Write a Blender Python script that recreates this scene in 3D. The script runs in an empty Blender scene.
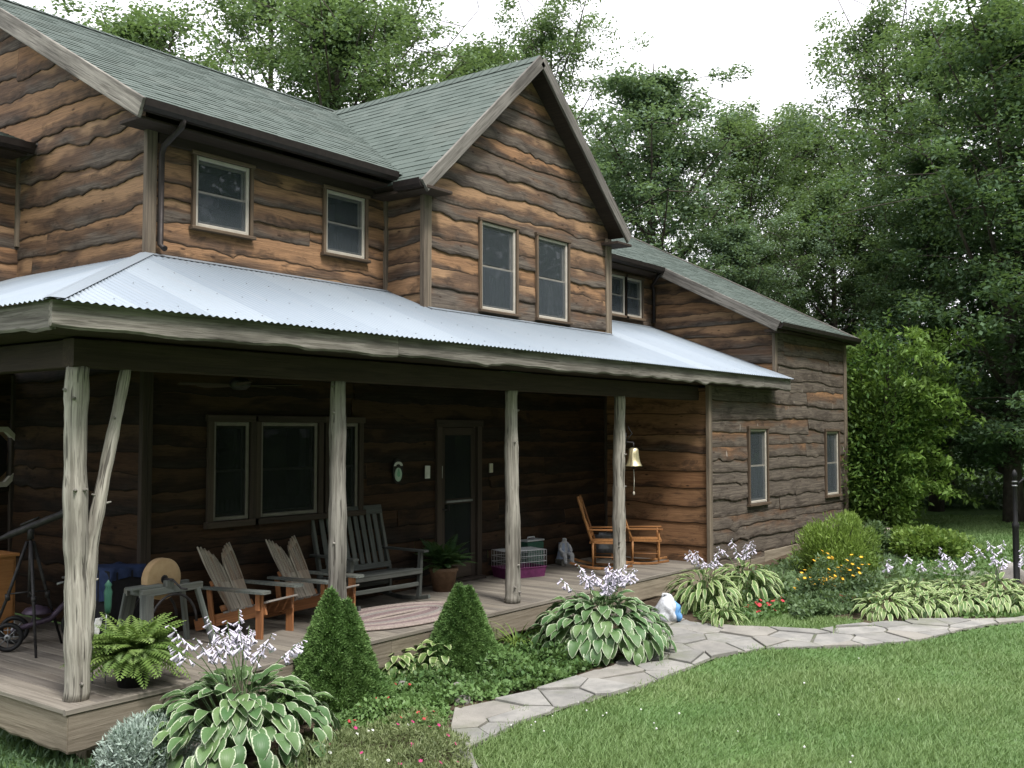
import bpy, math, random
import numpy as np
from mathutils import Vector, Matrix
random.seed(7); RNG = np.random.default_rng(11)
PI = math.pi
scene = bpy.context.scene
COL = scene.collection
R = math.radians

# ------------------------------------------------------------------ camera geometry (x along the house, y into it, z = 0 on the deck)
CAMH = 2.05; FL = 1020.0
PITCH = math.atan(48/FL); YAW = math.atan(770/math.hypot(FL, 48))
_F = Vector((math.cos(YAW)*math.cos(PITCH), math.sin(YAW)*math.cos(PITCH), math.sin(PITCH)))
_R = Vector((math.sin(YAW), -math.cos(YAW), 0)); _U = _R.cross(_F)
CAM = Vector((0, 0, CAMH))
def ray(x, y): return _F*FL + _R*(x-512) - _U*(y-384)
def atz(x, y, z): d = ray(x, y); return CAM + d*((z-CAMH)/d.z)
def aty(x, y, Y): d = ray(x, y); return CAM + d*(Y/d.y)
def atd(x, dist):
    d = ray(x, 432); d.z = 0; d.normalize(); return Vector((d.x*dist, d.y*dist, 0))
GX = [-60, 4, 7, 11, 14, 18, 22, 30, 60, 120]; GZ = [-.9, -.52, -.43, -.38, -.32, -.16, 0.0, .25, .9, 2.0]
def g(x): return float(np.interp(x, GX, GZ))
def atg(x, y):
    z = -.4
    for _ in range(40): z = .5*z + .5*g(atz(x, y, z).x)
    return atz(x, y, z)

# ------------------------------------------------------------------ mesh builder
class MB:
    def __init__(s): s.v = []; s.f = []; s.c = []; s.w = []; s.s = []; s.m = []; s.n = 0
    def add(s, verts, faces, col=(.5, .5, .5), uvw=None, smooth=False, mi=0):
        n = s.n; k = len(verts)
        s.v.extend([tuple(p) for p in verts]); s.n += k
        s.f.extend([tuple(i+n for i in f) for f in faces])
        if isinstance(col, (list, np.ndarray)) and len(col) == k and hasattr(col[0], '__len__'): s.c.extend([tuple(c) for c in col])
        else: s.c.extend([tuple(col)]*k)
        s.w.extend([tuple(p) for p in (uvw if uvw is not None else verts)])
        s.s.extend([smooth]*len(faces)); s.m.extend([mi]*len(faces))
    def beam(s, p0, p1, w, h, up=(0, 0, 1), col=None, mi=0, ch=None, r=None):
        p0 = Vector(p0); p1 = Vector(p1); a = (p1-p0); L = a.length; a.normalize(); up = Vector(up)
        x = a.cross(up)
        if x.length < 1e-4: x = a.cross(Vector((1, 0, 0)))
        x.normalize(); y = x.cross(a).normalized()
        c = min(.006, .18*min(w, h)) if ch is None else ch
        rnd = random.random() if r is None else r
        col = col or (rnd, random.random(), .5)
        W, H = w/2, h/2
        pf = [(-W+c, -H), (W-c, -H), (W, -H+c), (W, H-c), (W-c, H), (-W+c, H), (-W, H-c), (-W, -H+c)]
        vs = []; uv = []; o = rnd*37
        for P, t in ((p0, 0), (p1, L)):
            for q in pf: vs.append(P+x*q[0]+y*q[1]); uv.append((t+o, q[0]+o*.7, q[1]+rnd*9))
        fs = [(i, (i+1) % 8, 8+(i+1) % 8, 8+i) for i in range(8)] + [tuple(range(7, -1, -1)), tuple(range(8, 16))]
        s.add(vs, fs, col, uv, False, mi)
    def box(s, c, size, col=None, mi=0, ch=None):
        c = Vector(c); s.beam(c-Vector((size[0]/2, 0, 0)), c+Vector((size[0]/2, 0, 0)), size[1], size[2], col=col, mi=mi, ch=ch)
    def tube(s, pts, rad, n=8, col=None, mi=0, cap=True, jit=0, smooth=True):
        pts = [Vector(p) for p in pts]; rnd = random.random(); col = col or (rnd, random.random(), .5)
        if not hasattr(rad, '__len__'): rad = [rad]*len(pts)
        vs = []; uv = []; L = 0; x = None
        for i, p in enumerate(pts):
            t = (pts[min(i+1, len(pts)-1)]-pts[max(i-1, 0)]).normalized()
            if i: L += (p-pts[i-1]).length
            if x is None: x = t.orthogonal().normalized()
            else:
                x = x - t*x.dot(t); x.normalize()
            y = t.cross(x)
            for k in range(n):
                a = 2*PI*k/n; rr = rad[i]*(1+(random.uniform(-jit, jit) if jit else 0))
                vs.append(p+x*(math.cos(a)*rr)+y*(math.sin(a)*rr)); uv.append((L+rnd*31, math.cos(a)*rad[i]+rnd*9, math.sin(a)*rad[i]))
        fs = [(i*n+k, i*n+(k+1) % n, (i+1)*n+(k+1) % n, (i+1)*n+k) for i in range(len(pts)-1) for k in range(n)]
        s.add(vs, fs, col, uv, smooth, mi)
        if cap:
            b = s.n-len(vs); s.f.append(tuple(b+k for k in range(n-1, -1, -1))); s.f.append(tuple(b+(len(pts)-1)*n+k for k in range(n)))
            s.s.extend([False]*2); s.m.extend([mi]*2)
    def lathe(s, prof, c=(0, 0, 0), n=20, axis='z', col=(.5, .5, .5), mi=0, smooth=True):
        c = Vector(c); vs = []
        for r, h in prof:
            for k in range(n):
                a = 2*PI*k/n; q = (r*math.cos(a), r*math.sin(a), h)
                if axis == 'x': q = (h, q[0], q[1])
                if axis == 'y': q = (q[0], h, q[1])
                vs.append(c+Vector(q))
        fs = [(i*n+k, i*n+(k+1) % n, (i+1)*n+(k+1) % n, (i+1)*n+k) for i in range(len(prof)-1) for k in range(n)]
        s.add(vs, fs, col, None, smooth, mi)
    def ball(s, c, r, n=10, col=(.5, .5, .5), mi=0, sc=(1, 1, 1)):
        vs = []; c = Vector(c)
        for i in range(n+1):
            t = PI*i/n
            for k in range(n*2):
                a = PI*k/n; vs.append(c+Vector((r*sc[0]*math.sin(t)*math.cos(a), r*sc[1]*math.sin(t)*math.sin(a), r*sc[2]*math.cos(t))))
        m = n*2
        s.add(vs, [(i*m+k, (i+1)*m+k, (i+1)*m+(k+1) % m, i*m+(k+1) % m) for i in range(n) for k in range(m)], col, None, True, mi)
    def prism(s, outline, o, ux, uy, th, col=None, mi=0):
        o = Vector(o); ux = Vector(ux).normalized(); uy = Vector(uy).normalized(); nz = ux.cross(uy)
        n = len(outline); rnd = random.random(); vs = []; uv = []
        for d in (-th/2, th/2):
            for a, b in outline: vs.append(o+ux*a+uy*b+nz*d); uv.append((b+rnd*20, a+rnd*7, d))
        s.add(vs, [tuple(range(n-1, -1, -1)), tuple(range(n, 2*n))], col or (rnd, random.random(), .5), uv, False, mi)
        s.add([vs[i] for i in range(2*n)], [(i, (i+1) % n, n+(i+1) % n, n+i) for i in range(n)], col or (rnd, random.random(), .5), uv, False, mi)
    def np_quads(s, V, C, W=None, mi=0, k=4, smooth=False):   # V (N,k,3)
        N = len(V); n = s.n; s.v.extend(map(tuple, V.reshape(-1, 3).tolist()))
        s.c.extend(map(tuple, np.repeat(C, k, axis=0).tolist() if C.shape[0] == N else C.tolist()))
        s.w.extend(map(tuple, (V if W is None else W).reshape(-1, 3).tolist())); s.n += N*k
        s.f.extend(map(tuple, (np.arange(N*k).reshape(N, k)+n).tolist())); s.s.extend([smooth]*N); s.m.extend([mi]*N)
    def build(s, name, mats, parent=None, off=None):
        me = bpy.data.meshes.new(name)
        V = np.array(s.v, dtype=np.float64)
        if off is not None: V = V-np.array(off)
        me.from_pydata(V.tolist(), [], s.f)
        if not isinstance(mats, (list, tuple)): mats = [mats]
        for m in mats: me.materials.append(m)
        me.polygons.foreach_set('use_smooth', s.s); me.polygons.foreach_set('material_index', s.m)
        a = me.attributes.new('v', 'FLOAT_COLOR', 'POINT'); c = np.ones((len(s.v), 4)); c[:, :3] = np.array(s.c)[:, :3]; a.data.foreach_set('color', c.ravel())
        a = me.attributes.new('uvw', 'FLOAT_VECTOR', 'POINT'); a.data.foreach_set('vector', np.array(s.w, dtype=np.float64).ravel())
        me.update()
        o = bpy.data.objects.new(name, me); COL.objects.link(o)
        if parent is not None: o.parent = parent
        return o
def thing(name, label, cat, loc=(0, 0, 0), rz=0, group=None):
    o = bpy.data.objects.new(name, None); COL.objects.link(o); o.empty_display_size = .2
    o.location = loc; o.rotation_euler = (0, 0, rz); return tag(o, label, cat, group)
def tag(o, label, cat, group=None):
    o['label'] = label; o['category'] = cat
    if group: o['group'] = group
    return o
def kind(o, k): o['kind'] = k; return o
def dup(root, loc, rz, label, group=None, sc=None):
    r = root.copy(); COL.objects.link(r); r.location = loc; r.rotation_euler = (0, 0, rz); r['label'] = label
    if group: r['group'] = group
    if sc: r.scale = sc if hasattr(sc, '__len__') else (sc, sc, sc)
    for ch in list(root.children):
        c = ch.copy(); COL.objects.link(c); c.parent = r
        for q in ch.children:
            d = q.copy(); COL.objects.link(d); d.parent = c
    return r

# ------------------------------------------------------------------ materials
class NT:
    def __init__(s, name):
        s.m = bpy.data.materials.new(name); s.m.use_nodes = True; s.t = s.m.node_tree; s.t.nodes.clear()
        s.out = s.t.nodes.new('ShaderNodeOutputMaterial')
    def n(s, ty, ins=None, **kw):
        nd = s.t.nodes.new(ty)
        for k, v in kw.items(): setattr(nd, k, v)
        for k, v in (ins or {}).items():
            sk = nd.inputs[k]
            if hasattr(v, 'is_linked') or isinstance(v, bpy.types.NodeSocket): s.t.links.new(v, sk)
            else:
                if isinstance(v, (tuple, list)) and len(v) == 3 and sk.type == 'RGBA': v = (*v, 1)
                sk.default_value = v
        return nd
    def attr(s, name): return s.n('ShaderNodeAttribute', attribute_name=name)
    def rgb(s, sock): return s.n('ShaderNodeSeparateColor', {'Color': sock}).outputs
    def math(s, op, a, b=0.0, c=0.0, clamp=False):
        nd = s.n('ShaderNodeMath', {0: a, 1: b, 2: c}, operation=op); nd.use_clamp = clamp; return nd.outputs[0]
    def mix(s, f, a, b, bt='MIX'):
        nd = s.n('ShaderNodeMix', data_type='RGBA', blend_type=bt)
        for k, v in ((0, f), (6, a), (7, b)):
            if isinstance(v, bpy.types.NodeSocket): s.t.links.new(v, nd.inputs[k])
            else: nd.inputs[k].default_value = (*v, 1) if isinstance(v, (tuple, list)) and len(v) == 3 else v
        return nd.outputs[2]
    def noise(s, vec, scale, detail=4, rough=.6, dist=0.0):
        return s.n('ShaderNodeTexNoise', {'Vector': vec, 'Scale': scale, 'Detail': detail, 'Roughness': rough, 'Distortion': dist}).outputs[0]
    def scale(s, vec, sc): return s.n('ShaderNodeVectorMath', {0: vec, 1: sc}, operation='MULTIPLY').outputs[0]
    def sm(s, x, a, b): return s.n('ShaderNodeMapRange', {0: x, 1: a, 2: b, 3: 0.0, 4: 1.0}, interpolation_type='SMOOTHSTEP').outputs[0]
    def bump(s, h, st, d=.01): return s.n('ShaderNodeBump', {'Height': h, 'Strength': st, 'Distance': d}).outputs[0]
    def pbr(s, col, rough=.7, metal=0.0, nrm=None, spec=.3, extra=None):
        d = {'Base Color': col, 'Roughness': rough, 'Metallic': metal, 'Specular IOR Level': spec}
        if nrm is not None: d['Normal'] = nrm
        d.update(extra or {})
        b = s.n('ShaderNodeBsdfPrincipled', d); s.t.links.new(b.outputs[0], s.out.inputs[0]); return s.m
def wood(name, a, b, c=None, grain=.5, rough=.75, stain=.5, crack=0):
    t = NT(name); w = t.attr('uvw').outputs['Vector']; v = t.rgb(t.attr('v').outputs['Color'])
    gr = t.noise(t.scale(w, (1.6, 34, 34)), 1.0, 5, .65, .6); fine = t.noise(t.scale(w, (6, 160, 160)), 1.0, 3, .6)
    bl = t.noise(t.scale(w, (.8, 3, 3)), 1.0, 3, .6)
    m = t.mix(t.sm(gr, .32, .7), a, b)
    m = t.mix(t.math('MULTIPLY', t.sm(bl, .45, .75), stain), m, c or tuple(x*.45 for x in a))
    m = t.mix(t.math('MULTIPLY', t.sm(fine, .55, .8), .35), m, tuple(x*.35 for x in a))
    m = t.mix(1.0, m, t.n('ShaderNodeCombineColor', {0: t.math('MULTIPLY_ADD', v[0], .5, .75), 1: t.math('MULTIPLY_ADD', v[0], .5, .75), 2: t.math('MULTIPLY_ADD', v[0], .46, .77)}).outputs[0], 'MULTIPLY')
    if crack: ck = t.noise(t.scale(w, (2.2, 46, 46)), 1.0, 2, .5, .3); m = t.mix(t.math('MULTIPLY', t.sm(ck, .60, .66), crack), m, (.03, .026, .022))
    h = t.math('MULTIPLY_ADD', gr, .7, t.math('MULTIPLY', fine, .3))
    return t.pbr(m, rough, 0, t.bump(h, grain, .01), .25)
def siding_mat(name, dim=1.0):
    t = NT(name); w = t.attr('uvw').outputs['Vector']; v = t.rgb(t.attr('v').outputs['Color'])
    gr = t.noise(t.scale(w, (1.5, 38, 38)), 1.0, 6, .7, 1.1); fine = t.noise(t.scale(w, (4, 95, 95)), 1.0, 4, .7)
    big = t.noise(t.scale(w, (.9, 3.0, 3.0)), 1.0, 3, .6, .4); pat = t.noise(t.scale(w, (2.2, 6.0, 6.0)), 1.0, 4, .7, .6)
    fresh = t.mix(t.sm(gr, .3, .7), (.335, .190, .100), (.175, .094, .050))
    fresh = t.mix(t.math('MULTIPLY', v[0], .6), fresh, (.37, .255, .155))
    brown = t.mix(t.sm(gr, .3, .7), (.160, .100, .064), (.078, .050, .035))
    grey = t.mix(t.sm(gr, .28, .68), (.172, .144, .116), (.062, .051, .043))
    # weathering: the exposed lower part of each board greys first, wall exposure v.b
    wx = t.math('ADD', t.math('MULTIPLY_ADD', v[1], -.62, .42), t.math('MULTIPLY_ADD', v[2], .95, -.475))
    wx = t.math('ADD', wx, t.math('MULTIPLY_ADD', big, 1.9, -.88))
    wx = t.math('ADD', wx, t.math('MULTIPLY_ADD', v[0], .5, -.25))
    m = t.mix(t.sm(wx, -.05, .30), fresh, brown)
    m = t.mix(t.sm(wx, .30, .66), m, grey)
    m = t.mix(t.math('MULTIPLY', t.sm(t.math('MULTIPLY_ADD', v[1], -.14, pat), .42, .60), .62), m, (.030, .023, .019))
    m = t.mix(t.math('MULTIPLY', t.sm(fine, .52, .68), .55), m, (.035, .022, .015))
    kn = t.n('ShaderNodeTexVoronoi', {'Vector': t.scale(w, (2.8, 7.0, 1)), 'Scale': 1.0}, feature='F1').outputs[0]
    m = t.mix(t.math('MULTIPLY', t.math('SUBTRACT', 1.0, t.sm(kn, .05, .13)), .8), m, (.03, .017, .011))
    # bark left along the live edge
    ed = t.math('ADD', v[1], t.math('MULTIPLY_ADD', pat, .12, -.06))
    m = t.mix(t.math('MULTIPLY', t.math('SUBTRACT', 1.0, t.sm(ed, .015, .075)), .8), m, (.035, .024, .017))
    drip = t.noise(t.scale(w, (7.0, 2.4, 1)), 1.0, 2, .5); drip = t.math('MULTIPLY', t.sm(drip, .70, .76), t.sm(v[2], .92, .98))
    m = t.mix(t.math('MULTIPLY', drip, .6), m, (.42, .39, .35))
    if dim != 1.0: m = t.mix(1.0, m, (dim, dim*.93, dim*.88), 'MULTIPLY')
    h = t.math('MULTIPLY_ADD', gr, .7, t.math('MULTIPLY', fine, .3))
    return t.pbr(m, .78, 0, t.bump(h, .7, .014), .2)
def plain(name, col, rough=.6, metal=0.0, var=.25, sc=14, bump=.15, spec=.3):
    t = NT(name); p = t.n('ShaderNodeTexCoord').outputs['Object']
    nz = t.noise(p, sc, 4, .6); n2 = t.noise(p, sc*6, 3, .6)
    m = t.mix(t.sm(nz, .35, .7), col, tuple(c*(1-var) for c in col))
    m = t.mix(t.math('MULTIPLY', t.sm(n2, .58, .8), var), m, tuple(c*.5 for c in col))
    return t.pbr(m, t.math('MULTIPLY_ADD', nz, .2, rough-.1), metal, t.bump(n2, bump, .004), spec)
def leaf(name, a, b, c=None, tr=.38, rough=.5, spec=.3):
    t = NT(name); v = t.rgb(t.attr('v').outputs['Color'])
    p = t.n('ShaderNodeNewGeometry').outputs['Position']; nz = t.noise(p, .55, 3, .6)
    m = t.mix(v[0], a, b)
    m = t.mix(t.math('MULTIPLY', t.sm(nz, .42, .68), .55), m, c or tuple(min(1, x*1.5) for x in b))
    d = t.n('ShaderNodeBsdfPrincipled', {'Base Color': m, 'Roughness': rough, 'Specular IOR Level': spec})
    tl = t.n('ShaderNodeBsdfTranslucent', {'Color': t.mix(.5, m, (.16, .24, .03))})
    x = t.n('ShaderNodeMixShader', {0: tr, 1: d.outputs[0], 2: tl.outputs[0]}); t.t.links.new(x.outputs[0], t.out.inputs[0]); return t.m
def glass_mat():
    t = NT('window_glass')
    fr = t.n('ShaderNodeFresnel', {'IOR': 1.6}).outputs[0]
    nz = t.noise(t.n('ShaderNodeTexCoord').outputs['Object'], 1.3, 2, .5)
    gl = t.n('ShaderNodeBsdfGlossy', {'Color': (.9, .93, .95, 1), 'Roughness': .015, 'Normal': t.bump(nz, .025, .05)})
    tp = t.n('ShaderNodeBsdfTransparent', {'Color': (.72, .76, .77, 1)})
    x = t.n('ShaderNodeMixShader', {0: t.math('MULTIPLY_ADD', fr, 1.1, .015, clamp=True), 1: tp.outputs[0], 2: gl.outputs[0]}); t.t.links.new(x.outputs[0], t.out.inputs[0]); return t.m
def shingle_mat():
    t = NT('green_asphalt_shingle'); v = t.rgb(t.attr('v').outputs['Color']); p = t.n('ShaderNodeTexCoord').outputs['Object']
    gr = t.noise(p, 190, 2, .7); big = t.noise(p, .9, 3, .6)
    m = t.mix(v[0], (.070, .090, .079), (.094, .117, .104))
    m = t.mix(t.math('MULTIPLY', t.sm(big, .45, .75), .35), m, (.125, .135, .118))
    m = t.mix(t.math('MULTIPLY', t.sm(gr, .5, .75), .5), m, (.03, .04, .034))
    return t.pbr(m, .9, 0, t.bump(gr, .4, .003), .2)
def metal_roof_mat():
    t = NT('galvanised_corrugated_metal'); v = t.rgb(t.attr('v').outputs['Color']); w = t.attr('uvw').outputs['Vector']
    st = t.noise(t.scale(w, (9, .7, 1)), 1.0, 4, .6); sp = t.noise(w, 30, 3, .7)
    m = t.mix(v[0], (.215, .257, .298), (.268, .312, .350))
    m = t.mix(t.math('MULTIPLY', t.sm(st, .5, .75), .4), m, (.28, .305, .33))
    m = t.mix(t.math('MULTIPLY', t.sm(sp, .6, .75), .2), m, (.25, .25, .245))
    return t.pbr(m, .42, .35, None, .5)
def stone_mat(name, a, b, sc=5, bump=.4):
    t = NT(name); p = t.n('ShaderNodeTexCoord').outputs['Object']; v = t.rgb(t.attr('v').outputs['Color'])
    n1 = t.noise(p, sc, 6, .65); n2 = t.noise(p, sc*14, 4, .7); n3 = t.noise(p, sc*.4, 3, .6)
    m = t.mix(t.sm(n1, .3, .72), a, b); m = t.mix(t.math('MULTIPLY', v[0], .45), m, tuple(x*.65 for x in b)); m = t.mix(t.math('MULTIPLY', t.sm(v[1], .6, 1.0), .2), m, tuple(x*y for x, y in zip(a, (1.1, .98, .82))))
    m = t.mix(t.math('MULTIPLY', t.sm(n2, .55, .8), .35), m, tuple(x*.4 for x in a))
    m = t.mix(t.math('MULTIPLY', t.sm(n3, .52, .72), .5), m, (.13, .14, .09))
    return t.pbr(m, .85, 0, t.bump(t.math('MULTIPLY_ADD', n1, .6, n2), bump, .012), .2)
def hosta_mat(name, mid, mid2, edge, thr=.70):
    t = NT(name); v = t.rgb(t.attr('v').outputs['Color']); w = t.attr('uvw').outputs['Vector']
    nz = t.noise(t.scale(w, (14, 4, 1)), 1.0, 3, .6)
    ve = t.math('SINE', t.math('MULTIPLY', v[1], 34.0))
    gcol = t.mix(v[0], mid, mid2); gcol = t.mix(t.math('MULTIPLY', t.sm(ve, .0, 1.0), .30), gcol, tuple(x*.6 for x in mid))
    e = t.math('ADD', v[1], t.math('MULTIPLY_ADD', nz, .5, -.25))
    m = t.mix(t.sm(e, thr-.04, thr+.04), gcol, edge)
    d = t.n('ShaderNodeBsdfPrincipled', {'Base Color': m, 'Roughness': .42, 'Specular IOR Level': .35, 'Normal': t.bump(ve, .12, .004)})
    tl = t.n('ShaderNodeBsdfTranslucent', {'Color': m})
    x = t.n('ShaderNodeMixShader', {0: .2, 1: d.outputs[0], 2: tl.outputs[0]}); t.t.links.new(x.outputs[0], t.out.inputs[0]); return t.m
def ground_mat(name, a, b, c, sc=1.0):
    t = NT(name); p = t.n('ShaderNodeNewGeometry').outputs['Position']
    n1 = t.noise(p, .5*sc, 4, .6); n2 = t.noise(p, 7*sc, 5, .7); n3 = t.noise(p, 60*sc, 3, .7)
    m = t.mix(t.sm(n1, .35, .68), a, b); m = t.mix(t.sm(n2, .4, .7), m, c); m = t.mix(t.math('MULTIPLY', t.sm(n3, .5, .75), .5), m, tuple(x*.4 for x in a))
    return t.pbr(m, .95, 0, t.bump(t.math('ADD', n2, n3), .6, .02), .1)
M = {}
M['siding'] = siding_mat('waney_edge_siding'); M['siding_shaded'] = siding_mat('porch_shaded_waney_siding', .17); M['siding_end'] = siding_mat('reddish_shaded_waney_siding', .85)  # porch and end walls: darker copies, porch shade put into the board colour
M['trim'] = wood('weathered_trim', (.20, .163, .122), (.11, .088, .066), (.06, .046, .036))
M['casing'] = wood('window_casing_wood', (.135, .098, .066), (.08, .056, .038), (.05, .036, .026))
M['fascia'] = wood('silvered_live_edge_board', (.235, .22, .195), (.105, .096, .083), (.04, .036, .031), .9, .75, .7, .5)
M['post'] = wood('peeled_cedar_log', (.36, .34, .30), (.15, .138, .118), (.05, .045, .038), 1.0, .8, .8, .75)
M['deck'] = wood('weathered_deck_board', (.225, .203, .172), (.14, .125, .105), (.12, .10, .08), .5, .7, .5)
M['skirt'] = wood('deck_skirt_board', (.25, .215, .165), (.15, .125, .092), (.08, .068, .05), .6)
M['soffit'] = wood('shaded_soffit_wood', (.048, .034, .026), (.028, .02, .016))  # soffits and beams: shade under the roof put into the wood tone
M['ceiling'] = wood('porch_ceiling_wood', (.055, .038, .028), (.032, .023, .018))  # ceiling darkened as well, its colour carries the porch shade
M['honey'] = wood('honey_varnished_wood', (.38, .19, .075), (.25, .115, .045), (.20, .075, .025), .3, .45)
M['orange'] = wood('orange_oiled_wood', (.31, .14, .06), (.20, .085, .038), (.13, .05, .022), .35, .55)
M['greywood'] = wood('grey_weathered_wood', (.36, .335, .30), (.20, .18, .155), (.22, .12, .06), .6, .8)
M['wing'] = wood('carved_weathered_back', (.33, .30, .25), (.16, .14, .115), (.20, .10, .05), .6, .8, .75)
M['bench'] = wood('charcoal_painted_wood', (.085, .092, .085), (.05, .056, .052), (.12, .12, .11), .4, .6)
M['greenwood'] = wood('old_green_grey_wood', (.15, .165, .15), (.085, .095, .09), (.12, .09, .06), .6, .8)
M['cabinet'] = wood('orange_cabinet_wood', (.42, .20, .075), (.33, .15, .055), None, .2, .5)
M['door'] = wood('dark_door_wood', (.06, .045, .035), (.035, .027, .022))
M['gutter'] = plain('brown_metal_gutter', (.030, .024, .022), .5, .3, .3)
M['vinyl'] = plain('beige_vinyl_sash', (.46, .425, .365), .5, 0, .15)
M['dim_sash'] = plain('shaded_beige_sash', (.17, .155, .135), .55, 0, .2)  # beige sash darkened for the porch windows, shade in the colour
M['sash'] = plain('dark_screen_frame', (.27, .255, .225), .55, 0, .2)
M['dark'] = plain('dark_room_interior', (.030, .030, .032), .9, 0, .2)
M['curtain'] = plain('pale_curtain', (.22, .225, .23), .9, 0, .2)
M['lace'] = plain('dim_lace_curtain', (.12, .125, .125), .9, 0, .3)
M['glass'] = glass_mat()
def screen_mat(name, col, op):
    t = NT(name); d = t.n('ShaderNodeBsdfDiffuse', {'Color': (*col, 1)}); tp = t.n('ShaderNodeBsdfTransparent')
    x = t.n('ShaderNodeMixShader', {0: op, 1: tp.outputs[0], 2: d.outputs[0]}); t.t.links.new(x.outputs[0], t.out.inputs[0]); return t.m
M['screen'] = screen_mat('grey_insect_screen', (.075, .088, .098), .62); M['pane_haze'] = screen_mat('pane_haze_film', (.085, .10, .11), .42); M['dimming_screen'] = screen_mat('reflection_dimming_screen', (.02, .023, .024), .8)  # last two
M['shingle'] = shingle_mat()
M['metal_roof'] = metal_roof_mat()
M['flag'] = stone_mat('bluestone_flag', (.30, .29, .268), (.19, .187, .178), 4.0)
M['rock'] = stone_mat('grey_fieldstone', (.33, .31, .28), (.19, .18, .17), 6, .8)
M['grind'] = stone_mat('tan_sandstone', (.50, .36, .21), (.40, .27, .15), 9, .3)
M['black'] = plain('black_metal', (.014, .014, .015), .5, .2, .3)
M['iron'] = plain('old_dark_iron', (.05, .048, .05), .6, .6, .4)
M['brass'] = plain('pale_brass', (.78, .68, .42), .32, .9, .15)
M['rope'] = plain('pale_rope', (.50, .46, .38), .9)
M['purple'] = plain('purple_plastic', (.14, .03, .10), .5, 0, .3)
M['trike'] = plain('dull_purple_paint', (.075, .055, .085), .45, .2, .4)
M['wire'] = plain('white_coated_wire', (.55, .57, .60), .5, .2, .2)
M['greenplastic'] = plain('green_plastic', (.025, .085, .06), .5, 0, .2)
M['blue'] = plain('navy_blue_fabric', (.018, .032, .085), .85, 0, .3)
M['blackcloth'] = plain('black_fabric', (.012, .012, .014), .9, 0, .3)
M['terracotta'] = plain('clay_pot', (.24, .15, .10), .8, 0, .3)
M['galv'] = plain('galvanised_tub', (.28, .29, .30), .5, .6, .4)
M['white'] = plain('white_plastic_film', (.60, .62, .66), .45, 0, .45, 11, .9)
M['sky_blue'] = plain('blue_plastic_film', (.13, .32, .62), .4, 0, .2)
M['statue'] = stone_mat('pale_cast_stone', (.60, .61, .63), (.44, .45, .47), 9)
M['paleblue'] = plain('pale_blue_cloth', (.42, .50, .66), .9, 0, .25)
M['rug_a'] = plain('braided_rug_tan', (.30, .25, .225), .95, 0, .3, 40, .6)
M['rug_b'] = plain('braided_rug_mauve', (.19, .14, .14), .95, 0, .3, 40, .6)
M['rug_c'] = plain('braided_rug_grey', (.235, .215, .20), .95, 0, .3, 40, .6)
M['paper'] = plain('white_paper', (.60, .62, .60), .9, 0, .1)
M['plate'] = plain('ivory_switch_plate', (.55, .52, .45), .5, 0, .1)
M['sage'] = plain('pale_sage_paint', (.42, .56, .47), .6, 0, .15)
M['sign_green'] = plain('sage_green_paint', (.20, .42, .29), .6, 0, .2)
M['bark'] = stone_mat('grey_brown_bark', (.085, .072, .06), (.045, .038, .032), 7, 1.0)
M['leaf_mid'] = leaf('deciduous_leaf', (.072, .124, .060), (.135, .200, .095))
M['leaf_pale'] = leaf('pale_deciduous_leaf', (.082, .138, .086), (.140, .205, .125))
M['leaf_dark'] = leaf('dark_woodland_leaf', (.048, .098, .050), (.095, .155, .075))
M['leaf_bright'] = leaf('yellow_green_leaf', (.085, .165, .034), (.19, .27, .06))
M['vine'] = leaf('vine_leaf', (.055, .130, .030), (.155, .255, .052), (.17, .26, .05))
M['leaf_shrub'] = leaf('shrub_leaf', (.05, .105, .03), (.095, .165, .05))
M['needle'] = leaf('spruce_needle', (.060, .135, .038), (.135, .225, .072), tr=.12)
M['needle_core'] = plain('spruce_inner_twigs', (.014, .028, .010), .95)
M['fern'] = leaf('fern_frond', (.085, .165, .036), (.19, .275, .075), tr=.3)
M['fern_dark'] = leaf('dark_fern_frond', (.02, .06, .02), (.045, .10, .035), tr=.3)
M['silver'] = leaf('silvery_foliage', (.26, .34, .29), (.42, .50, .45), tr=.15)
M['cover'] = leaf('ground_cover_leaf', (.055, .12, .035), (.12, .20, .065), tr=.25)
M['cover2'] = leaf('olive_wildflower_leaf', (.085, .12, .05), (.16, .19, .085), tr=.25)
M['grass'] = leaf('lawn_blade', (.112, .205, .066), (.195, .290, .112), (.20, .27, .105), tr=.3)
M['stem'] = plain('green_stem', (.10, .16, .06), .7)
M['redfl'] = plain('red_petal', (.50, .045, .06), .7)
M['magenta'] = plain('magenta_petal', (.42, .04, .16), .7)
M['yellow'] = plain('golden_petal', (.72, .42, .03), .7)
M['lav'] = plain('pale_lavender_petal', (.63, .59, .70), .6, 0, .12)
M['whitefl'] = plain('white_petal', (.75, .75, .72), .7)
M['hosta'] = hosta_mat('white_margined_hosta', (.07, .15, .055), (.14, .225, .085), (.44, .50, .35), .86)
M['hosta2'] = hosta_mat('cream_striped_hosta', (.10, .19, .055), (.17, .25, .075), (.44, .50, .26), .70)
M['lawn'] = ground_mat('lawn_ground', (.085, .155, .048), (.105, .18, .06), (.08, .13, .045))
M['dust'] = ground_mat('stone_dust_joint', (.20, .19, .165), (.15, .145, .125), (.09, .12, .055), 2)
M['soil'] = ground_mat('garden_soil', (.075, .055, .038), (.05, .036, .025), (.10, .08, .055), 1.5)
# ================================================================== HOUSE
YB = 9.138; YD = 7.243; XL = 5.97; XR = 21.0; YG = 8.48; XG0, XG1 = 9.42, 13.73; XW = 14.72; XU = 17.38; YU = 9.70; YW = 11.72
HB = Vector((11.0, 9.2, -.4))
house = thing('wooden_house', 'two storey house of wavy live edge boards with green shingle roof and tin roofed porch', 'house', HB)
def hb(mb, name, mat, parent=None): return mb.build(name, mat, parent or house, HB)

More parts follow.
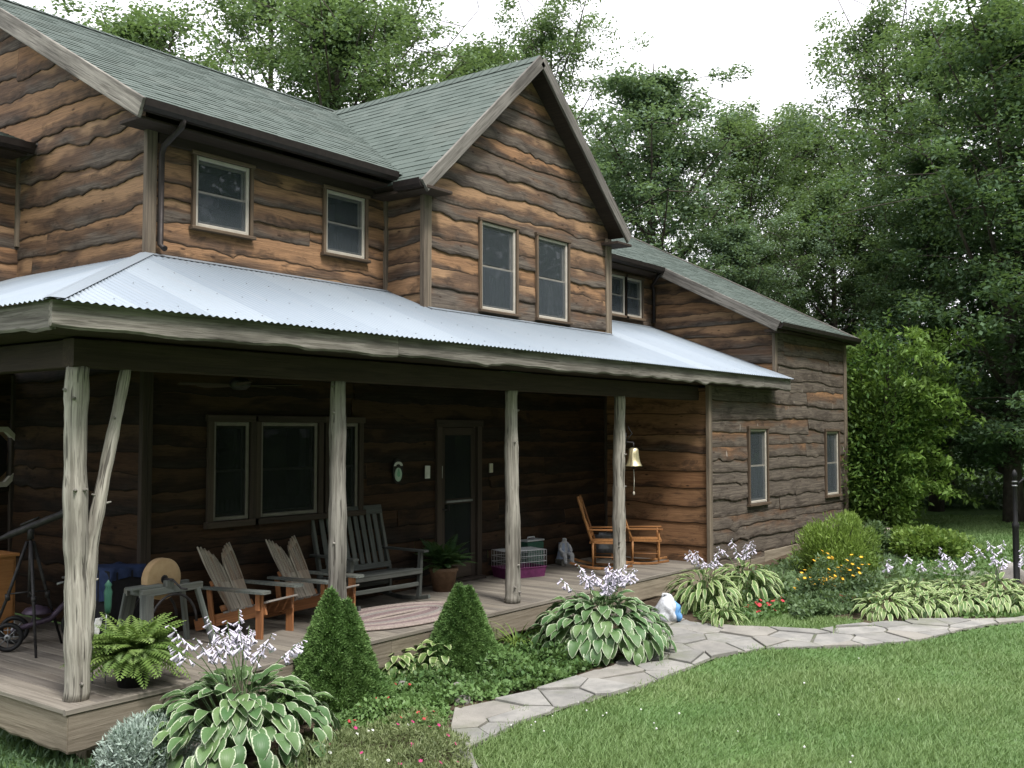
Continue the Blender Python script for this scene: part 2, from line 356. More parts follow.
def smoothwave(rs, amp):
    k = [(rs.uniform(1.2, 2.8), rs.uniform(.4, 1), .55), (rs.uniform(.45, .95), rs.uniform(.5, 1), .30), (rs.uniform(.13, .30), rs.uniform(.5, 1), .17)]
    ph = [rs.uniform(0, 9) for _ in k]
    bumps = [(rs.uniform(0, 5), rs.uniform(.04, .14), rs.uniform(-1.1, .8)) for _ in range(6)]
    def f(u):
        z = sum(a*q*math.sin(2*PI*u/l+p) for (l, a, q), p in zip(k, ph))
        uu = u % 5
        for c, w, h in bumps: z += h*math.exp(-((uu-c)/w)**2)
        return amp*z
    return f
def siding(name, P0, ud, nd, u0, u1, lower, upper, openings=(), weather=.5, amp=.027, hmin=.17, hmax=.34, seed=1, zs=None, blen=(1.8, 4.6), mat='siding', thk=(.028, .052)):
    """live-edge boards: origin P0, along ud, outward normal nd; lower/upper(u) clip; openings (ua,ub,za,zb)"""
    rs = random.Random(seed); mb = MB(); P0 = Vector(P0); ud = Vector(ud); nd = Vector(nd)
    zlo = min(lower(u0), lower(u1)); zhi = max(upper(u0+(u1-u0)*k/40) for k in range(41))
    rows = [zlo-.05]
    while rows[-1] < zhi: rows.append(rows[-1]+rs.triangular(hmin*.85, hmax, hmin*1.25))
    cuts = sorted({round(c, 4) for o in openings for c in (o[0], o[1]) if u0 < c < u1})
    for ri in range(len(rows)-1):
        z0, z1 = rows[ri], rows[ri+1]
        # board joints
        js = [u0]; 
        while js[-1] < u1: js.append(js[-1]+rs.uniform(*blen))
        js[-1] = u1
        if len(js) > 2 and js[-1]-js[-2] < .7: js.pop(-2)
        for bi in range(len(js)-1):
            a, b = js[bi], js[bi+1]; wv = smoothwave(rs, amp); rnd = rs.random(); off = rs.uniform(0, 60); th = rs.uniform(*thk); dz = rs.uniform(-.03, .03); tl_ = rs.uniform(-.035, .035); wj = weather+rs.uniform(-.17, .17); wv0 = wv; ka = rs.uniform(.35, 1.5); wv = lambda u, f=wv0, k=ka, s=tl_, m0=(a+b)/2, hl=(b-a)/2: f(u)*k+s*(u-m0)/hl
            us = [a+.004 if bi else a]; n = max(2, int((b-a)/.065))
            us += [a+(b-a)*k/n for k in range(1, n)] + [b]
            us = sorted(set(us+[c for c in cuts if a < c < b]))
            for i in range(len(us)-1):
                ua, ub = us[i], us[i+1]; um = (ua+ub)/2
                zbA, zbB = z0+dz+wv(ua), z0+dz+wv(ub); zt = z1+.10
                segs = [(-1e9, 1e9)]
                for (oa, ob, za, zb) in openings:
                    if oa <= um <= ob:
                        ns = []
                        for (p, q) in segs:
                            if za > p: ns.append((p, min(q, za)))
                            if zb < q: ns.append((max(p, zb), q))
                        segs = [sg for sg in ns if sg[1]-sg[0] > .002]
                for (p, q) in segs:
                    loA, loB = max(p, lower(ua)), max(p, lower(ub)); hiA, hiB = min(q, upper(ua)), min(q, upper(ub))
                    def col(u, zb, lo, hi):
                        out = []
                        for d in (0, .018, .05, None):
                            z = zt if d is None else zb+d
                            z = min(max(z, lo), hi); out.append(z)
                        return out
                    zA, zB = col(ua, zbA, loA, hiA), col(ub, zbB, loB, hiB)
                    if zA[3]-zA[0] < .003 and zB[3]-zB[0] < .003: continue
                    def depth(z, zb):
                        t = (z-zb)/(zt-zb); base = .012+(th-.012)*(1-t); d = z-zb
                        return base*(1 if d > .05 else .78+.22*math.sqrt(max(0, min(1, d/.05))))
                    vs = []; cs = []; uv = []
                    for u, zz, zb, lo in ((ua, zA, zbA, loA), (ub, zB, zbB, loB)):
                        # lip root
                        vs.append(P0+ud*u+Vector((0, 0, zz[0]))); cs.append((rnd, 0, wj)); uv.append((u+off, zz[0]+off, 0))
                        for z in zz:
                            vs.append(P0+ud*u+nd*depth(z, zb)+Vector((0, 0, z))); cs.append((rnd, max(0, (z-zb)/max(.1, z1-z0)), wj)); uv.append((u+off, z+off, 0))
                    fs = [(k, 5+k, 6+k, k+1) for k in range(4)]
                    mb.add(vs, fs, cs, uv, False)
    mb.f = [f for f in mb.f]
    return hb(mb, 'wall', M[mat])

# main roof numbers
SM = .56; ZE = 5.27; YE = 8.72
def zmain(y): return ZE+SM*(y-YE)
YR = 12.6
SP = .385
def zporch(y): return 3.0+SP*(y-6.88)
SW = .51
def zwing(y): return 3.98+SW*(y-7.0)
XC = 11.55; ZC = 7.34; SG = .913
def zgab(x): return ZC-SG*abs(x-XC)

DOOR = (10.46, 11.22, 0.0, 2.12)
low_wins = [(6.77, 7.25, 1.10, 2.16), (7.40, 8.25, 1.10, 2.16), (8.43, 8.91, 1.10, 2.16)]
up_wins = [(6.50, 7.21, 4.22, 4.98), (8.34, 9.0, 4.20, 4.97)]
gab_wins = [(10.50, 11.27, 3.68, 4.86), (11.79, 12.56, 3.68, 4.86)]
ur_wins = [(15.70, 16.28, 4.20, 4.93), (16.33, 16.90, 4.20, 4.93)]
wing_wins = [(16.20, 16.93, .84, 2.10), (19.83, 20.53, .80, 2.06)]
shift = lambda ws, x0: [(a-x0, b-x0, c, d) for a, b, c, d in ws]
X = Vector((1, 0, 0)); Y = Vector((0, 1, 0)); Z = Vector((0, 0, 1))
# wall under the porch and the same wall above it
siding('wall', (XL, YB, 0), X, -Y, 0, XW+.1-XL, lambda u: 0.0, lambda u: 2.74, shift(low_wins, XL)+[(DOOR[0]-XL, DOOR[1]-XL, -1, DOOR[3])], .56, seed=3, mat='siding_shaded')
siding('wall', (XL, YB, 0), X, -Y, 0, XG0+.02-XL, lambda u: 3.70, lambda u: 5.17, shift(up_wins, XL), .50, seed=4)
# side wall with the great gable
siding('wall', (XL, YB, 0), Y, -X, 0, YW-YB+.1, lambda u: 0.0, lambda u: 2.74, [], .55, seed=55, mat='siding_shaded')
siding('wall', (XL, YB, 0), Y, -X, 0, 7.2, lambda u: 3.5, lambda u: min(zmain(YB+u), 2*zmain(YR)-zmain(YB+u))-.14, [], .58, amp=.05, hmin=.21, hmax=.34, seed=5)
# cross gable, its little return, the recessed piece right of it
siding('wall', (XG0, YG, 0), X, -Y, 0, XG1-XG0, lambda u: 3.40, lambda u: zgab(XG0+u)-.10, shift(gab_wins, XG0), .60, amp=.03, hmin=.21, hmax=.29, seed=6, blen=(4.5, 7))
siding('wall', (XG0, YG, 0), Y, -X, 0, YB-YG+.05, lambda u: 3.40, lambda u: 5.2, [], .44, seed=7)
siding('wall', (XG1, YG, 0), Y, X, 0, YU-YG, lambda u: 3.40, lambda u: 5.1, [], .5, seed=17)
siding('wall', (XG1, YU, 0), X, -Y, 0, XU-XG1+.02, lambda u: 3.9, lambda u: 5.08, shift(ur_wins, XG1), .5, seed=8)
siding('wall', (XU, YD, 0), Y, -X, 0, YU-YD, lambda u: 3.0, lambda u: zwing(YD+u)-.10, [], .34, seed=23, amp=.03, blen=(3, 4))
# wing front (steps up beyond the porch roof), its porch-end wall, its far end
siding('wall', (XW, YD, 0), X, -Y, 0, XR-XW, lambda u: g(XW+u)+.12, lambda u: 2.80 if XW+u < XU else 3.86, shift(wing_wins, XW), 1.18, amp=.028, hmin=.19, hmax=.28, seed=10)
siding('wall', (XW, YD, 0), Y, -X, 0, YB-YD, lambda u: 0.0, lambda u: 2.74, [], .14, amp=.026, hmin=.26, hmax=.38, seed=12, blen=(3, 4), mat='siding_end')
siding('wall', (XR, YD, 0), Y, X, 0, 8, lambda u: g(XR)-.05, lambda u: min(zwing(YD+u), 2*zwing(YR)-zwing(YD+u))-.12, [], .5, seed=13)
siding('wall', (XL, 16.2, 0), X, Y, 0, XR-XL, lambda u: -.3, lambda u: 4.9, [], .5, seed=14)
# low projecting room on the far left
OCT = aty(-6, 457, YW-.05)
siding('wall', (1.0, YW, 0), X, -Y, 0, XL-1.0, lambda u: 3.6, lambda u: 5.30, [], .5, seed=16)
siding('wall', (1.0, YW, 0), X, -Y, 0, XL-1.0, lambda u: 0.0, lambda u: 2.74, [(OCT.x-1.0-.33, OCT.x-1.0+.33, OCT.z-.33, OCT.z+.33)], .5, seed=15, mat='siding_shaded')
# foundation boards below the wing
mb = MB()
x = XW
while x < XR-.05:
    x2 = min(x+2.1, XR); mb.beam((x+.004, YD-.012, (g(x)+g(x2))/2-.06), (x2-.004, YD-.012, (g(x)+g(x2))/2-.06), .04, .42, col=(random.random(), .5, .5)); x = x2
hb(mb, 'foundation_board', M['skirt'])
# corner boards
mb = MB(); cb = lambda p0, p1, w=.13, t=.05: hb_beam(p0, p1, w, t)
def corner(x, y, z0, z1, sx=-1, sy=-1, w=.062, d=.066, mat='trim'):
    m = MB(); o = d/2-.004
    m.beam((x+sx*o, y+sy*.0-sy*w/2+sy*d, z0), (x+sx*o, y-sy*w/2+sy*d, z1), d, w, up=(0, 1, 0))
    m.beam((x-sx*w/2+sx*-.002, y+sy*o, z0), (x-sx*w/2+sx*-.002, y+sy*o, z1), w, d-.003, up=(0, 1, 0))
    hb(m, 'corner_board', M[mat])
corner(XL, YB, 0, 2.72, mat='door'); corner(XL, YB, 3.72, 5.16); corner(XG0, YG, 3.5, 5.14, w=.08); corner(XG1, YG, 3.5, 5.1, sx=1, w=.08)  # lowest board takes dark door wood, porch shade put into its colour
corner(XW, YD, .0, 2.86); corner(XU, YD, 3.02, 3.88); corner(XR, YD, g(XR), 3.88, sx=1)
for (x, y, z0, z1) in ((XL-.03, YW-.03, 0, 2.7), (XL-.03, YW-.03, 4.2, 5.3), (XW-.03, YB-.03, 0, 2.72), (XG0-.035, YB-.035, 3.8, 5.15)):
    m = MB(); m.beam((x, y, z0), (x, y, z1), .07, .07, up=(0, 1, 0)); hb(m, 'corner_board', M['door' if z0 < 1 else 'trim'])  # boards below the porch roof get the dark tone for shade too

# ------------------------------------------------------------------ windows
def window(P, ud, nd, w, h, curtain='full', cas=.085, mull=True, lip=.03, sash='vinyl', cas_mat='casing', screen='screen'):
    """P = lower left corner of the opening on the wall plane; double-hung window with casing, frame, panes and curtain"""
    P = Vector(P); ud = Vector(ud); nd = Vector(nd)
    m = MB(); q = lambda u, z, d=0: P+ud*u+Z*z+nd*d
    c = cas; D = .052
    m.beam(q(-c/2, -c*.2, D), q(-c/2, h+.0, D), c, .045, up=nd); m.beam(q(w+c/2, -c*.2, D), q(w+c/2, h, D), c, .045, up=nd)
    m.beam(q(-c-.015, h+c/2, D+.004), q(w+c+.015, h+c/2, D+.004), .05, c, up=Z)
    m.beam(q(-c-.02, -c/2, D+.01), q(w+c+.02, -c/2, D+.01), .07, c*.9, up=Z)
    # reveal and dark room behind
    for a, b in (((0, 0), (w, 0)), ((w, 0), (w, h)), ((w, h), (0, h)), ((0, h), (0, 0))):
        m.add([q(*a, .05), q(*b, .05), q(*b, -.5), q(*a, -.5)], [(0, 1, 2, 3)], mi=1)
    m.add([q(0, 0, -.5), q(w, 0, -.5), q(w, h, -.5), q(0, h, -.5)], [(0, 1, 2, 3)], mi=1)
    W = hb(m, 'window', [M[cas_mat], M['dark']])
    f = MB(); t = .042; e = .002
    for a, b in (((t/2, e), (t/2, h-e)), ((w-t/2, e), (w-t/2, h-e))): f.beam(q(*a, .02), q(*b, .02), t, .05, up=nd)
    for z in (t/2, h-t/2): f.beam(q(t, z, .02), q(w-t, z, .02), .05, t, up=Z)
    hb(f, 'frame', M[sash], W)
    s = MB(); t2 = .03; hm = h*.5
    for (z0, z1, d) in ((t, hm+.015, .004), (hm-.015, h-t, -.012)):
        for u in (t+t2/2, w-t-t2/2): s.beam(q(u, z0, d), q(u, z1, d), t2, .022, up=nd)
        for z in (z0+t2/2, z1-t2/2): s.beam(q(t+t2, z, d), q(w-t-t2, z, d), .022, t2, up=Z)
    hb(s, 'sash', M['sash'], W)
    gl = MB()
    for (z0, z1, d) in ((t, hm, .002), (hm, h-t, -.013)):
        gl.add([q(t, z0, d), q(w-t, z0, d), q(w-t, z1, d), q(t, z1, d)], [(0, 1, 2, 3)])
    hb(gl, 'pane', M['glass'], W)
    sc_ = MB(); hh_ = h*.5-.01 if screen == 'screen' else h-t; sc_.add([q(t, t, .03), q(w-t, t, .03), q(w-t, hh_, .03), q(t, hh_, .03)], [(0, 1, 2, 3)]); hb(sc_, 'screen', M[screen], W)
    if screen == 'screen': sc_ = MB(); sc_.add([q(t, hh_+.03, .026), q(w-t, hh_+.03, .026), q(w-t, h-t, .026), q(t, h-t, .026)], [(0, 1, 2, 3)]); hb(sc_, 'haze_sheet', M['pane_haze'], W)  # haze sheet added over the upper pane to soften its reflection
    def drape(u0, u1, z0, z1, d, mat, folds=16, amp=.012):
        cu = MB(); n = 48; vs = []
        for k in range(n+1):
            tt = k/n; u = u0+(u1-u0)*tt; dd = d+amp*math.sin(tt*folds*2*PI)+.004*math.sin(tt*31)
            vs += [q(u, z0, dd), q(u, z1, dd)]
        cu.add(vs, [(2*k, 2*k+2, 2*k+3, 2*k+1) for k in range(n)], smooth=True); hb(cu, 'curtain', M[mat], W)
    if curtain == 'swag':
        drape(.05, w*.30, .04, h*.60, -.11, 'curtain', 4); drape(w*.52, w*.93, .04, h*.42, -.12, 'curtain', 5)
    elif curtain == 'half': drape(.05, w-.05, .05, h*.50, -.10, 'curtain', 7)
    elif curtain == 'lace': drape(.04, w-.04, .05, h*.20, -.10, 'lace', 6); drape(w*.80, w-.05, h*.2, h-.06, -.10, 'lace', 3)
    elif curtain == 'blind': drape(.04, w-.04, h*.30, h-.05, -.10, 'lace', 2, .004)
    elif curtain == 'round':
        cu = MB()
        for u0 in (w*.32, w*.62): cu.lathe([(.001, 0), (.10, .0), (.115, .012), (.10, .024)], (0, 0, 0), 20, 'y'); cu.v[-80:] = [tuple(q(u0, h*.22)+ud*vx[0]+Z*vx[2]-nd*(.13+vx[1])) for vx in cu.v[-80:]]
        hb(cu, 'curtain', M['lace'], W)
    return W
for i, (a, b, c, d) in enumerate(low_wins): window((a, YB, c), X, -Y, b-a, d-c, 'lace', .075, screen='dimming_screen', sash='dim_sash', cas_mat='door')  # casing and sash darkened for porch shade, dark sheet added against reflections
for (a, b, c, d), cu in zip(up_wins, ('round', 'swag')): window((a, YB, c), X, -Y, b-a, d-c, cu, .042)
for (a, b, c, d), cu in zip(gab_wins, ('swag', 'half')): window((a, YG, c), X, -Y, b-a, d-c, cu, .042)
for (a, b, c, d) in ur_wins: window((a, YU, c), X, -Y, b-a, d-c, 'blind', .05)
for (a, b, c, d), cu in zip(wing_wins, ('half', 'blind')): window((a, YD, c), X, -Y, b-a, d-c, cu, .05, sash='vinyl')
# octagonal window
m = MB(); ro, ri = .37, .31
ang = [PI/8+k*PI/4 for k in range(8)]
for k in range(8):
    a, b = ang[k], ang[(k+1) % 8]
    vs = []
    for d in (-.075, -.01):
        for r_, t_ in ((ri, a), (ro, a), (ro, b), (ri, b)): vs.append((OCT.x+r_*math.cos(t_), YW+d, OCT.z+r_*math.sin(t_)))
    m.add(vs, [(0, 1, 2, 3), (7, 6, 5, 4), (0, 4, 5, 1), (1, 5, 6, 2), (2, 6, 7, 3), (3, 7, 4, 0)], (.4, .5, .5))
m.add([(OCT.x+.34*math.cos(a), YW+.2, OCT.z+.34*math.sin(a)) for a in ang], [tuple(range(8))], mi=1)
ow = hb(m, 'window', [M['vinyl'], M['dark']])
m = MB(); m.add([(OCT.x+.32*math.cos(a), YW-.02, OCT.z+.32*math.sin(a)) for a in ang], [tuple(range(8))]); hb(m, 'pane', M['glass'], ow)
# ------------------------------------------------------------------ door
x0, x1, z0, z1 = DOOR; w = x1-x0
m = MB(); c = .10; D = YB-.05
m.beam((x0-c/2, D, 0), (x0-c/2, D, z1), c, .05, up=Y); m.beam((x1+c/2, D, 0), (x1+c/2, D, z1), c, .05, up=Y); m.beam((x0-c-.02, D-.004, z1+c/2), (x1+c+.02, D-.004, z1+c/2), .05, c)
m.beam((x0-c, D-.03, .02), (x1+c, D-.03, .02), .14, .04)
hb(m, 'door_casing', M['door'])
m = MB(); yy = YB-.015
m.beam((x0+.05, yy, .045), (x0+.05, yy, z1-.005), .10, .04, up=Y); m.beam((x1-.05, yy, .045), (x1-.05, yy, z1-.005), .10, .04, up=Y)
for z, hh in ((.15, .2), (1.10, .07), (z1-.06, .11)): m.beam((x0+.10, yy, z), (x1-.10, yy, z), .04, hh)
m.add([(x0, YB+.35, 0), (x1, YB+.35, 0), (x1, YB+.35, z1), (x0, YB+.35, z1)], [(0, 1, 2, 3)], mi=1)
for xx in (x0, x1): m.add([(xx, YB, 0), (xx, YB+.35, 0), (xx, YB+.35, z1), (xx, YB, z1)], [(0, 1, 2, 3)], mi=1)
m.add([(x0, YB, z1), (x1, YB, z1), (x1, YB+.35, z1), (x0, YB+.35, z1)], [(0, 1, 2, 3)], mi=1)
door = hb(m, 'door', [M['door'], M['dark']])
m = MB(); m.add([(x0+.1, yy, .25), (x1-.1, yy, .25), (x1-.1, yy, 1.065), (x0+.1, yy, 1.065)], [(0, 1, 2, 3)]); m.add([(x0+.1, yy, 1.135), (x1-.1, yy, 1.135), (x1-.1, yy, z1-.115), (x0+.1, yy, z1-.115)], [(0, 1, 2, 3)]); hb(m, 'pane', M['glass'], door)
m = MB(); m.add([(x0+.1, yy-.012, .25), (x1-.1, yy-.012, .25), (x1-.1, yy-.012, z1-.115), (x0+.1, yy-.012, z1-.115)], [(0, 1, 2, 3)]); hb(m, 'screen', M['dimming_screen'], door)  # dark sheet added over the door glass to kill its reflection
m = MB(); m.beam((x0+.1, yy-.035, 1.10), (x1-.1, yy-.035, 1.10), .03, .03); hb(m, 'push_bar', M['galv'], door)
m = MB(); m.beam((x0+.15, yy-.04, .98), (x0+.15, yy-.04, 1.05), .03, .02); m.tube([(x0+.05, yy-.02, 1.0), (x0+.05, yy-.06, 1.0), (x0+.09, yy-.065, 1.0)], .01); hb(m, 'handle', M['iron'], door)
# switch plate and small wall lamp base
p = aty(491, 468, YB-.05); m = MB(); m.box(p, (.07, .02, .13)); m.box(p-Vector((0, .015, 0)), (.012, .012, .03)); hb(m, 'switch_plate', M['plate'])

# ------------------------------------------------------------------ shingle roofs
def shingles(name, P0, u, s, ulen, slen, seed=0, slab=.11, keep=None, course=.142):
    rs = random.Random(seed); P0 = Vector(P0); u = Vector(u).normalized(); s = Vector(s).normalized(); n = u.cross(s).normalized()
    if n.z < 0: n = -n
    m = MB(); d = -.02; r = 0
    while d < slen-.01:
        d1 = min(d+course+.03, slen); t = -rs.uniform(0, .25); ct = rs.uniform(-.12, .12)
        while t < ulen:
            t1 = min(t+rs.choice((.13, .17, .22, .30)), ulen); a = max(t, 0)
            if t1-a > .004 and (keep is None or keep(P0+u*((a+t1)/2)+s*((d+d1)/2))):
                h = rs.choice((.009, .010, .013, .014)); cr = min(1, max(0, rs.gauss(.48, .22)+ct))
                q = lambda x, y, z: P0+u*x+s*y+n*z
                vs = [q(a, d, h), q(t1-.002, d, h), q(t1-.002, d1, .004), q(a, d1, .004), q(a, d, .0), q(t1-.002, d, .0)]
                m.add(vs, [(0, 1, 2, 3), (4, 5, 1, 0), (4, 0, 3), (5, 2, 1)], (cr, rs.random(), .5))
            t = t1
        d += course; r += 1
    # slab beneath
    if slab:
        q = lambda x, y, z: P0+u*x+s*y+n*z
        b = [q(0, 0, -.002), q(ulen, 0, -.002), q(ulen, slen, -.002), q(0, slen, -.002), q(0, 0, -slab), q(ulen, 0, -slab), q(ulen, slen, -slab), q(0, slen, -slab)]
        m.add(b, [(0, 1, 2, 3), (7, 6, 5, 4), (0, 4, 5, 1), (1, 5, 6, 2), (2, 6, 7, 3), (3, 7, 4, 0)], (.3, .5, .5), [(v.dot(u), v.dot(s), 0) for v in b], mi=1)
    return hb(m, name, [M['shingle'], M['soffit']])
XE = 5.60
smv = Vector((0, 1, SM)); lenm = (YR-YE)*math.hypot(1, SM)
roof = shingles('roof', (XE, YE, ZE), X, smv, 12.6-XE, lenm, 1)
shingles('roof', (12.6, 2*YR-YE, ZE), -X, (0, -1, SM), 12.6-XE, lenm, 2)
sg = Vector((1, 0, SG)); leng = 2.43*math.hypot(1, SG)
YF = 8.20
shingles('roof', (XC-2.43, YF, zgab(XC-2.43)), Y, sg, 4.4, leng, 3, keep=lambda p: p.y < YE+.5 or p.z > zmain(p.y)-.12)
shingles('roof', (XC+2.35, YF, zgab(XC+2.35)), Y, (-1, 0, SG), 4.4, 2.35*math.hypot(1, SG), 4)
sw = Vector((0, 1, SW)); 
shingles('roof', (XU-.36, 7.0, zwing(7.0)), X, sw, 21.12-XU+.36, (YR-7.0)*math.hypot(1, SW), 5)
shingles('roof', (12.6, 9.3, zwing(9.3)), X, sw, XU-.36-12.6, (YR-9.3)*math.hypot(1, SW), 6)
shingles('roof', (21.12, 2*YR-9.0, zwing(9.0)), -X, (0, -1, SW), 21.12-12.6, (YR-9.0)*math.hypot(1, SW), 7)
shingles('roof', (0.6, 11.30, 5.33), X, (0, 1, .36), XL-.62, 3.5, 8)
# ridge caps
for a, b in (((XE, YR), (XC, YR)), ):
    m = MB(); x = a[0]
    while x < 12.6:
        for sgn in (-1, 1):
            m.add([(x, YR, zmain(YR)+.03), (x+.19, YR, zmain(YR)+.022), (x+.19, YR+sgn*.15, zmain(YR)-.15*SM+.022), (x, YR+sgn*.15, zmain(YR)-.15*SM+.032)], [(0, 1, 2, 3) if sgn > 0 else (3, 2, 1, 0)], (random.uniform(.1, .5), .5, .5))
        x += .17
    hb(m, 'ridge_cap', M['shingle'])
m = MB(); y = YF
while y < 12.5:
    for sgn in (-1, 1): m.add([(XC, y, ZC+.03), (XC, y+.19, ZC+.022), (XC+sgn*.15, y+.19, ZC-.15*SG+.022), (XC+sgn*.15, y, ZC-.15*SG+.032)], [(0, 1, 2, 3)], (random.uniform(.1, .5), .5, .5))
    y += .17
hb(m, 'ridge_cap', M['shingle'])
# rake boards
def rake(p0, p1, h=.19, t=.04, out=(0, -1, 0), mat='fascia', drop=.07):
    m = MB(); o = Vector(out)*.022; m.beam(Vector(p0)-Z*drop+o, Vector(p1)-Z*drop+o, t, h, up=Z); hb(m, 'rake_board', M[mat])
rake((XE, YE-.06, zmain(YE-.06)), (XE, YR, zmain(YR)), .20, out=(-1, 0, 0))
rake((XE, 2*YR-YE, ZE), (XE, YR+.02, zmain(YR)), .20, out=(-1, 0, 0))
rake((XC-2.46, YF, zgab(XC-2.46)), (XC, YF, ZC), .17); rake((XC+2.38, YF, zgab(XC+2.38)), (XC+.01, YF, ZC), .17)
rake((XU-.36, 6.98, zwing(6.98)), (XU-.36, 9.32, zwing(9.32)), .19, out=(-1, 0, 0)); rake((21.12, 6.98, zwing(6.98)), (21.12, YR, zwing(YR)), .19, out=(1, 0, 0))
# soffits and frieze boards
def sbox(c, d):
    q = MB(); q.box(c, d); hb(q, 'soffit', M['soffit'])
sbox(((XE+XG0)/2+.02, (YE+YB)/2+.05, 5.125), (XG0-XE-.06, YB-YE-.06, .03)); sbox(((XL+XG0)/2+.02, YB-.05, 5.06), (XG0-XL-.12, .03, .11))
sbox((XC-2.2, (YF+YE)/2+.2, 5.02), (.46, YE-YF+.5, .04)); sbox((XC+2.2, (YF+YE)/2+.2, 5.0), (.42, YE-YF+.5, .04))
sbox(((XG1+XU)/2, 9.52, 5.04), (XU-XG1-.1, .36, .03)); sbox(((XU+21.0)/2+.02, 7.13, 3.855), (21.0-XU-.1, .19, .03))
sbox((XU-.18, 7.15, 3.84), (.33, .22, .05)); sbox((1.0+2.4, 11.52, 5.22), (4.9, .36, .03))
# gutters with downspouts
def gutter(p0, p1, out):
    m = MB(); p0 = Vector(p0); p1 = Vector(p1); o = Vector(out).normalized()
    pf = [(0, .0), (0, -.10), (.07, -.105), (.10, -.07), (.112, .0), (.100, .0), (.088, -.06), (.065, -.085), (.012, -.085), (.012, 0)]
    n = len(pf); vs = [p+o*a+Z*b for p in (p0, p1) for a, b in pf]
    m.add(vs, [(i, (i+1) % n, n+(i+1) % n, n+i) for i in range(n)]+[tuple(range(n)), tuple(range(2*n-1, n-1, -1))])
    return hb(m, 'gutter', M['gutter'])
gutter((XE-.01, YE, ZE-.01), (XC-2.44, YE, ZE-.01), -Y)
gutter((XC-2.44, YE-.10, zgab(XC-2.43)-.01), (XC-2.44, YF-.01, zgab(XC-2.43)-.01), -X)
gutter((XG1-.1, 9.30, zwing(9.3)-.01), (XU-.38, 9.30, zwing(9.3)-.01), -Y)
gutter((XU-.38, 7.0, zwing(7.0)-.01), (21.14, 7.0, zwing(7.0)-.01), -Y)
gutter((.6, 11.30, 5.32), (XL-.1, 11.30, 5.32), -Y)
def spout(pts):
    m = MB(); m.tube(pts, .031, 10); hb(m, 'downspout', M['gutter'])
spout([(XL+.085, YE-.05, 5.17), (XL+.085, YE-.02, 5.10), (XL+.085, YB-.14, 4.96), (XL+.085, YB-.10, 4.88), (XL+.085, YB-.10, 3.95), (XL+.085, YB-.18, 3.90)])
spout([(XU-.42, 9.24, 5.05), (XU-.42, 9.34, 4.98), (XU-.2, YU-.12, 4.86), (XU-.10, YU-.10, 4.78), (XU-.10, YU-.10, 4.15)])

# ------------------------------------------------------------------ porch roof of corrugated metal
X0, Y0 = 3.76, 6.88; X1 = 17.30
m = MB(); per = .070; amp = .0075
def rib(u): return amp*math.sin(2*PI*u/per)
def ytop(x): return YB-.0 if x < XG0 else (YG+.0 if x < XG1 else YU)
k = 0; step = per/6
cols = []
xx = X0
while xx < X1:
    cols.append(xx); xx += step
nrm = Vector((0, -SP, 1)).normalized()
prev = None
for i in range(len(cols)-1):
    a, b = cols[i], cols[i+1]
    sheet = int((a-X0)/.66); rr = random.Random(sheet).random()
    def pt(x, y): return Vector((x, y, zporch(y)))+nrm*rib(x-X0)
    ta, tb = min(ytop(a+1e-4), Y0+(a-X0)), min(ytop(a+1e-4), Y0+(b-X0))
    ea = Y0-.05
    vs = [pt(a, ea), pt(b, ea), pt(b, max(tb, ea)), pt(a, max(ta, ea))]
    m.add(vs, [(0, 1, 2, 3)], (rr, random.Random(sheet*7).random(), .5), [(v.x, v.y, 0) for v in vs], True)
# left slope
yy = Y0; n2 = Vector((-SP, 0, 1)).normalized()
while yy < YW:
    a, b = yy, yy+step; sheet = int((a-Y0)/.66)+40; rr = random.Random(sheet).random()
    def pt(x, y): return Vector((x, y, 3.0+SP*(x-X0)))+n2*rib(y-Y0)
    ea = X0-.05; ta, tb = min(XL, X0+(a-Y0)), min(XL, X0+(b-Y0))
    vs = [pt(ea, a), pt(ea, b), pt(max(tb, ea), b), pt(max(ta, ea), a)]
    m.add(vs, [(3, 2, 1, 0)], (rr, .5, .5), [(v.y, v.x, 0) for v in vs], True)
    yy += step
pr_ = hb(m, 'porch_roof', M['metal_roof'])
m = MB(); x = X0+per*.75+per*3
while x < X1-.1:
    for d in (.12, .75, 1.4, 2.0):
        if d < min(ytop(x)-Y0-.1, x-X0): p = Vector((x, Y0+d, zporch(Y0+d)+.006)); m.beam(p-Vector((.0045, 0, 0)), p+Vector((.0045, 0, 0)), .009, .006, col=(.1, .1, .1))
    x += per*4
kind(hb(m, 'screw_head', M['galv'], pr_), 'stuff')
m = MB(); 
for sx, sy in ((1, 0), (0, 1)):
    q = [(X0-.05, Y0-.05, 3.0+.014-.05*SP), (XL, YB, zporch(YB)+.014)]; vs = [q[0], q[1], (q[1][0]+.11*sx, q[1][1]+.11*sy, q[1][2]), (q[0][0]+.11*sx, q[0][1]+.11*sy, q[0][2])]
    m.add(vs, [(0, 1, 2, 3)], (.9, .5, .5))
for a, b, y in ((XL, XG0, YB-.07), (XG0, XG1, YG-.07), (XG1, XU, YU-.07)): m.add([(a, y-.07, zporch(y-.07)+.013), (b, y-.07, zporch(y-.07)+.013), (b, y+.02, zporch(y+.02)+.013), (a, y+.02, zporch(y+.02)+.013)], [(0, 1, 2, 3)], (.6, .5, .5))
hb(m, 'hip_flashing', M['metal_roof'])
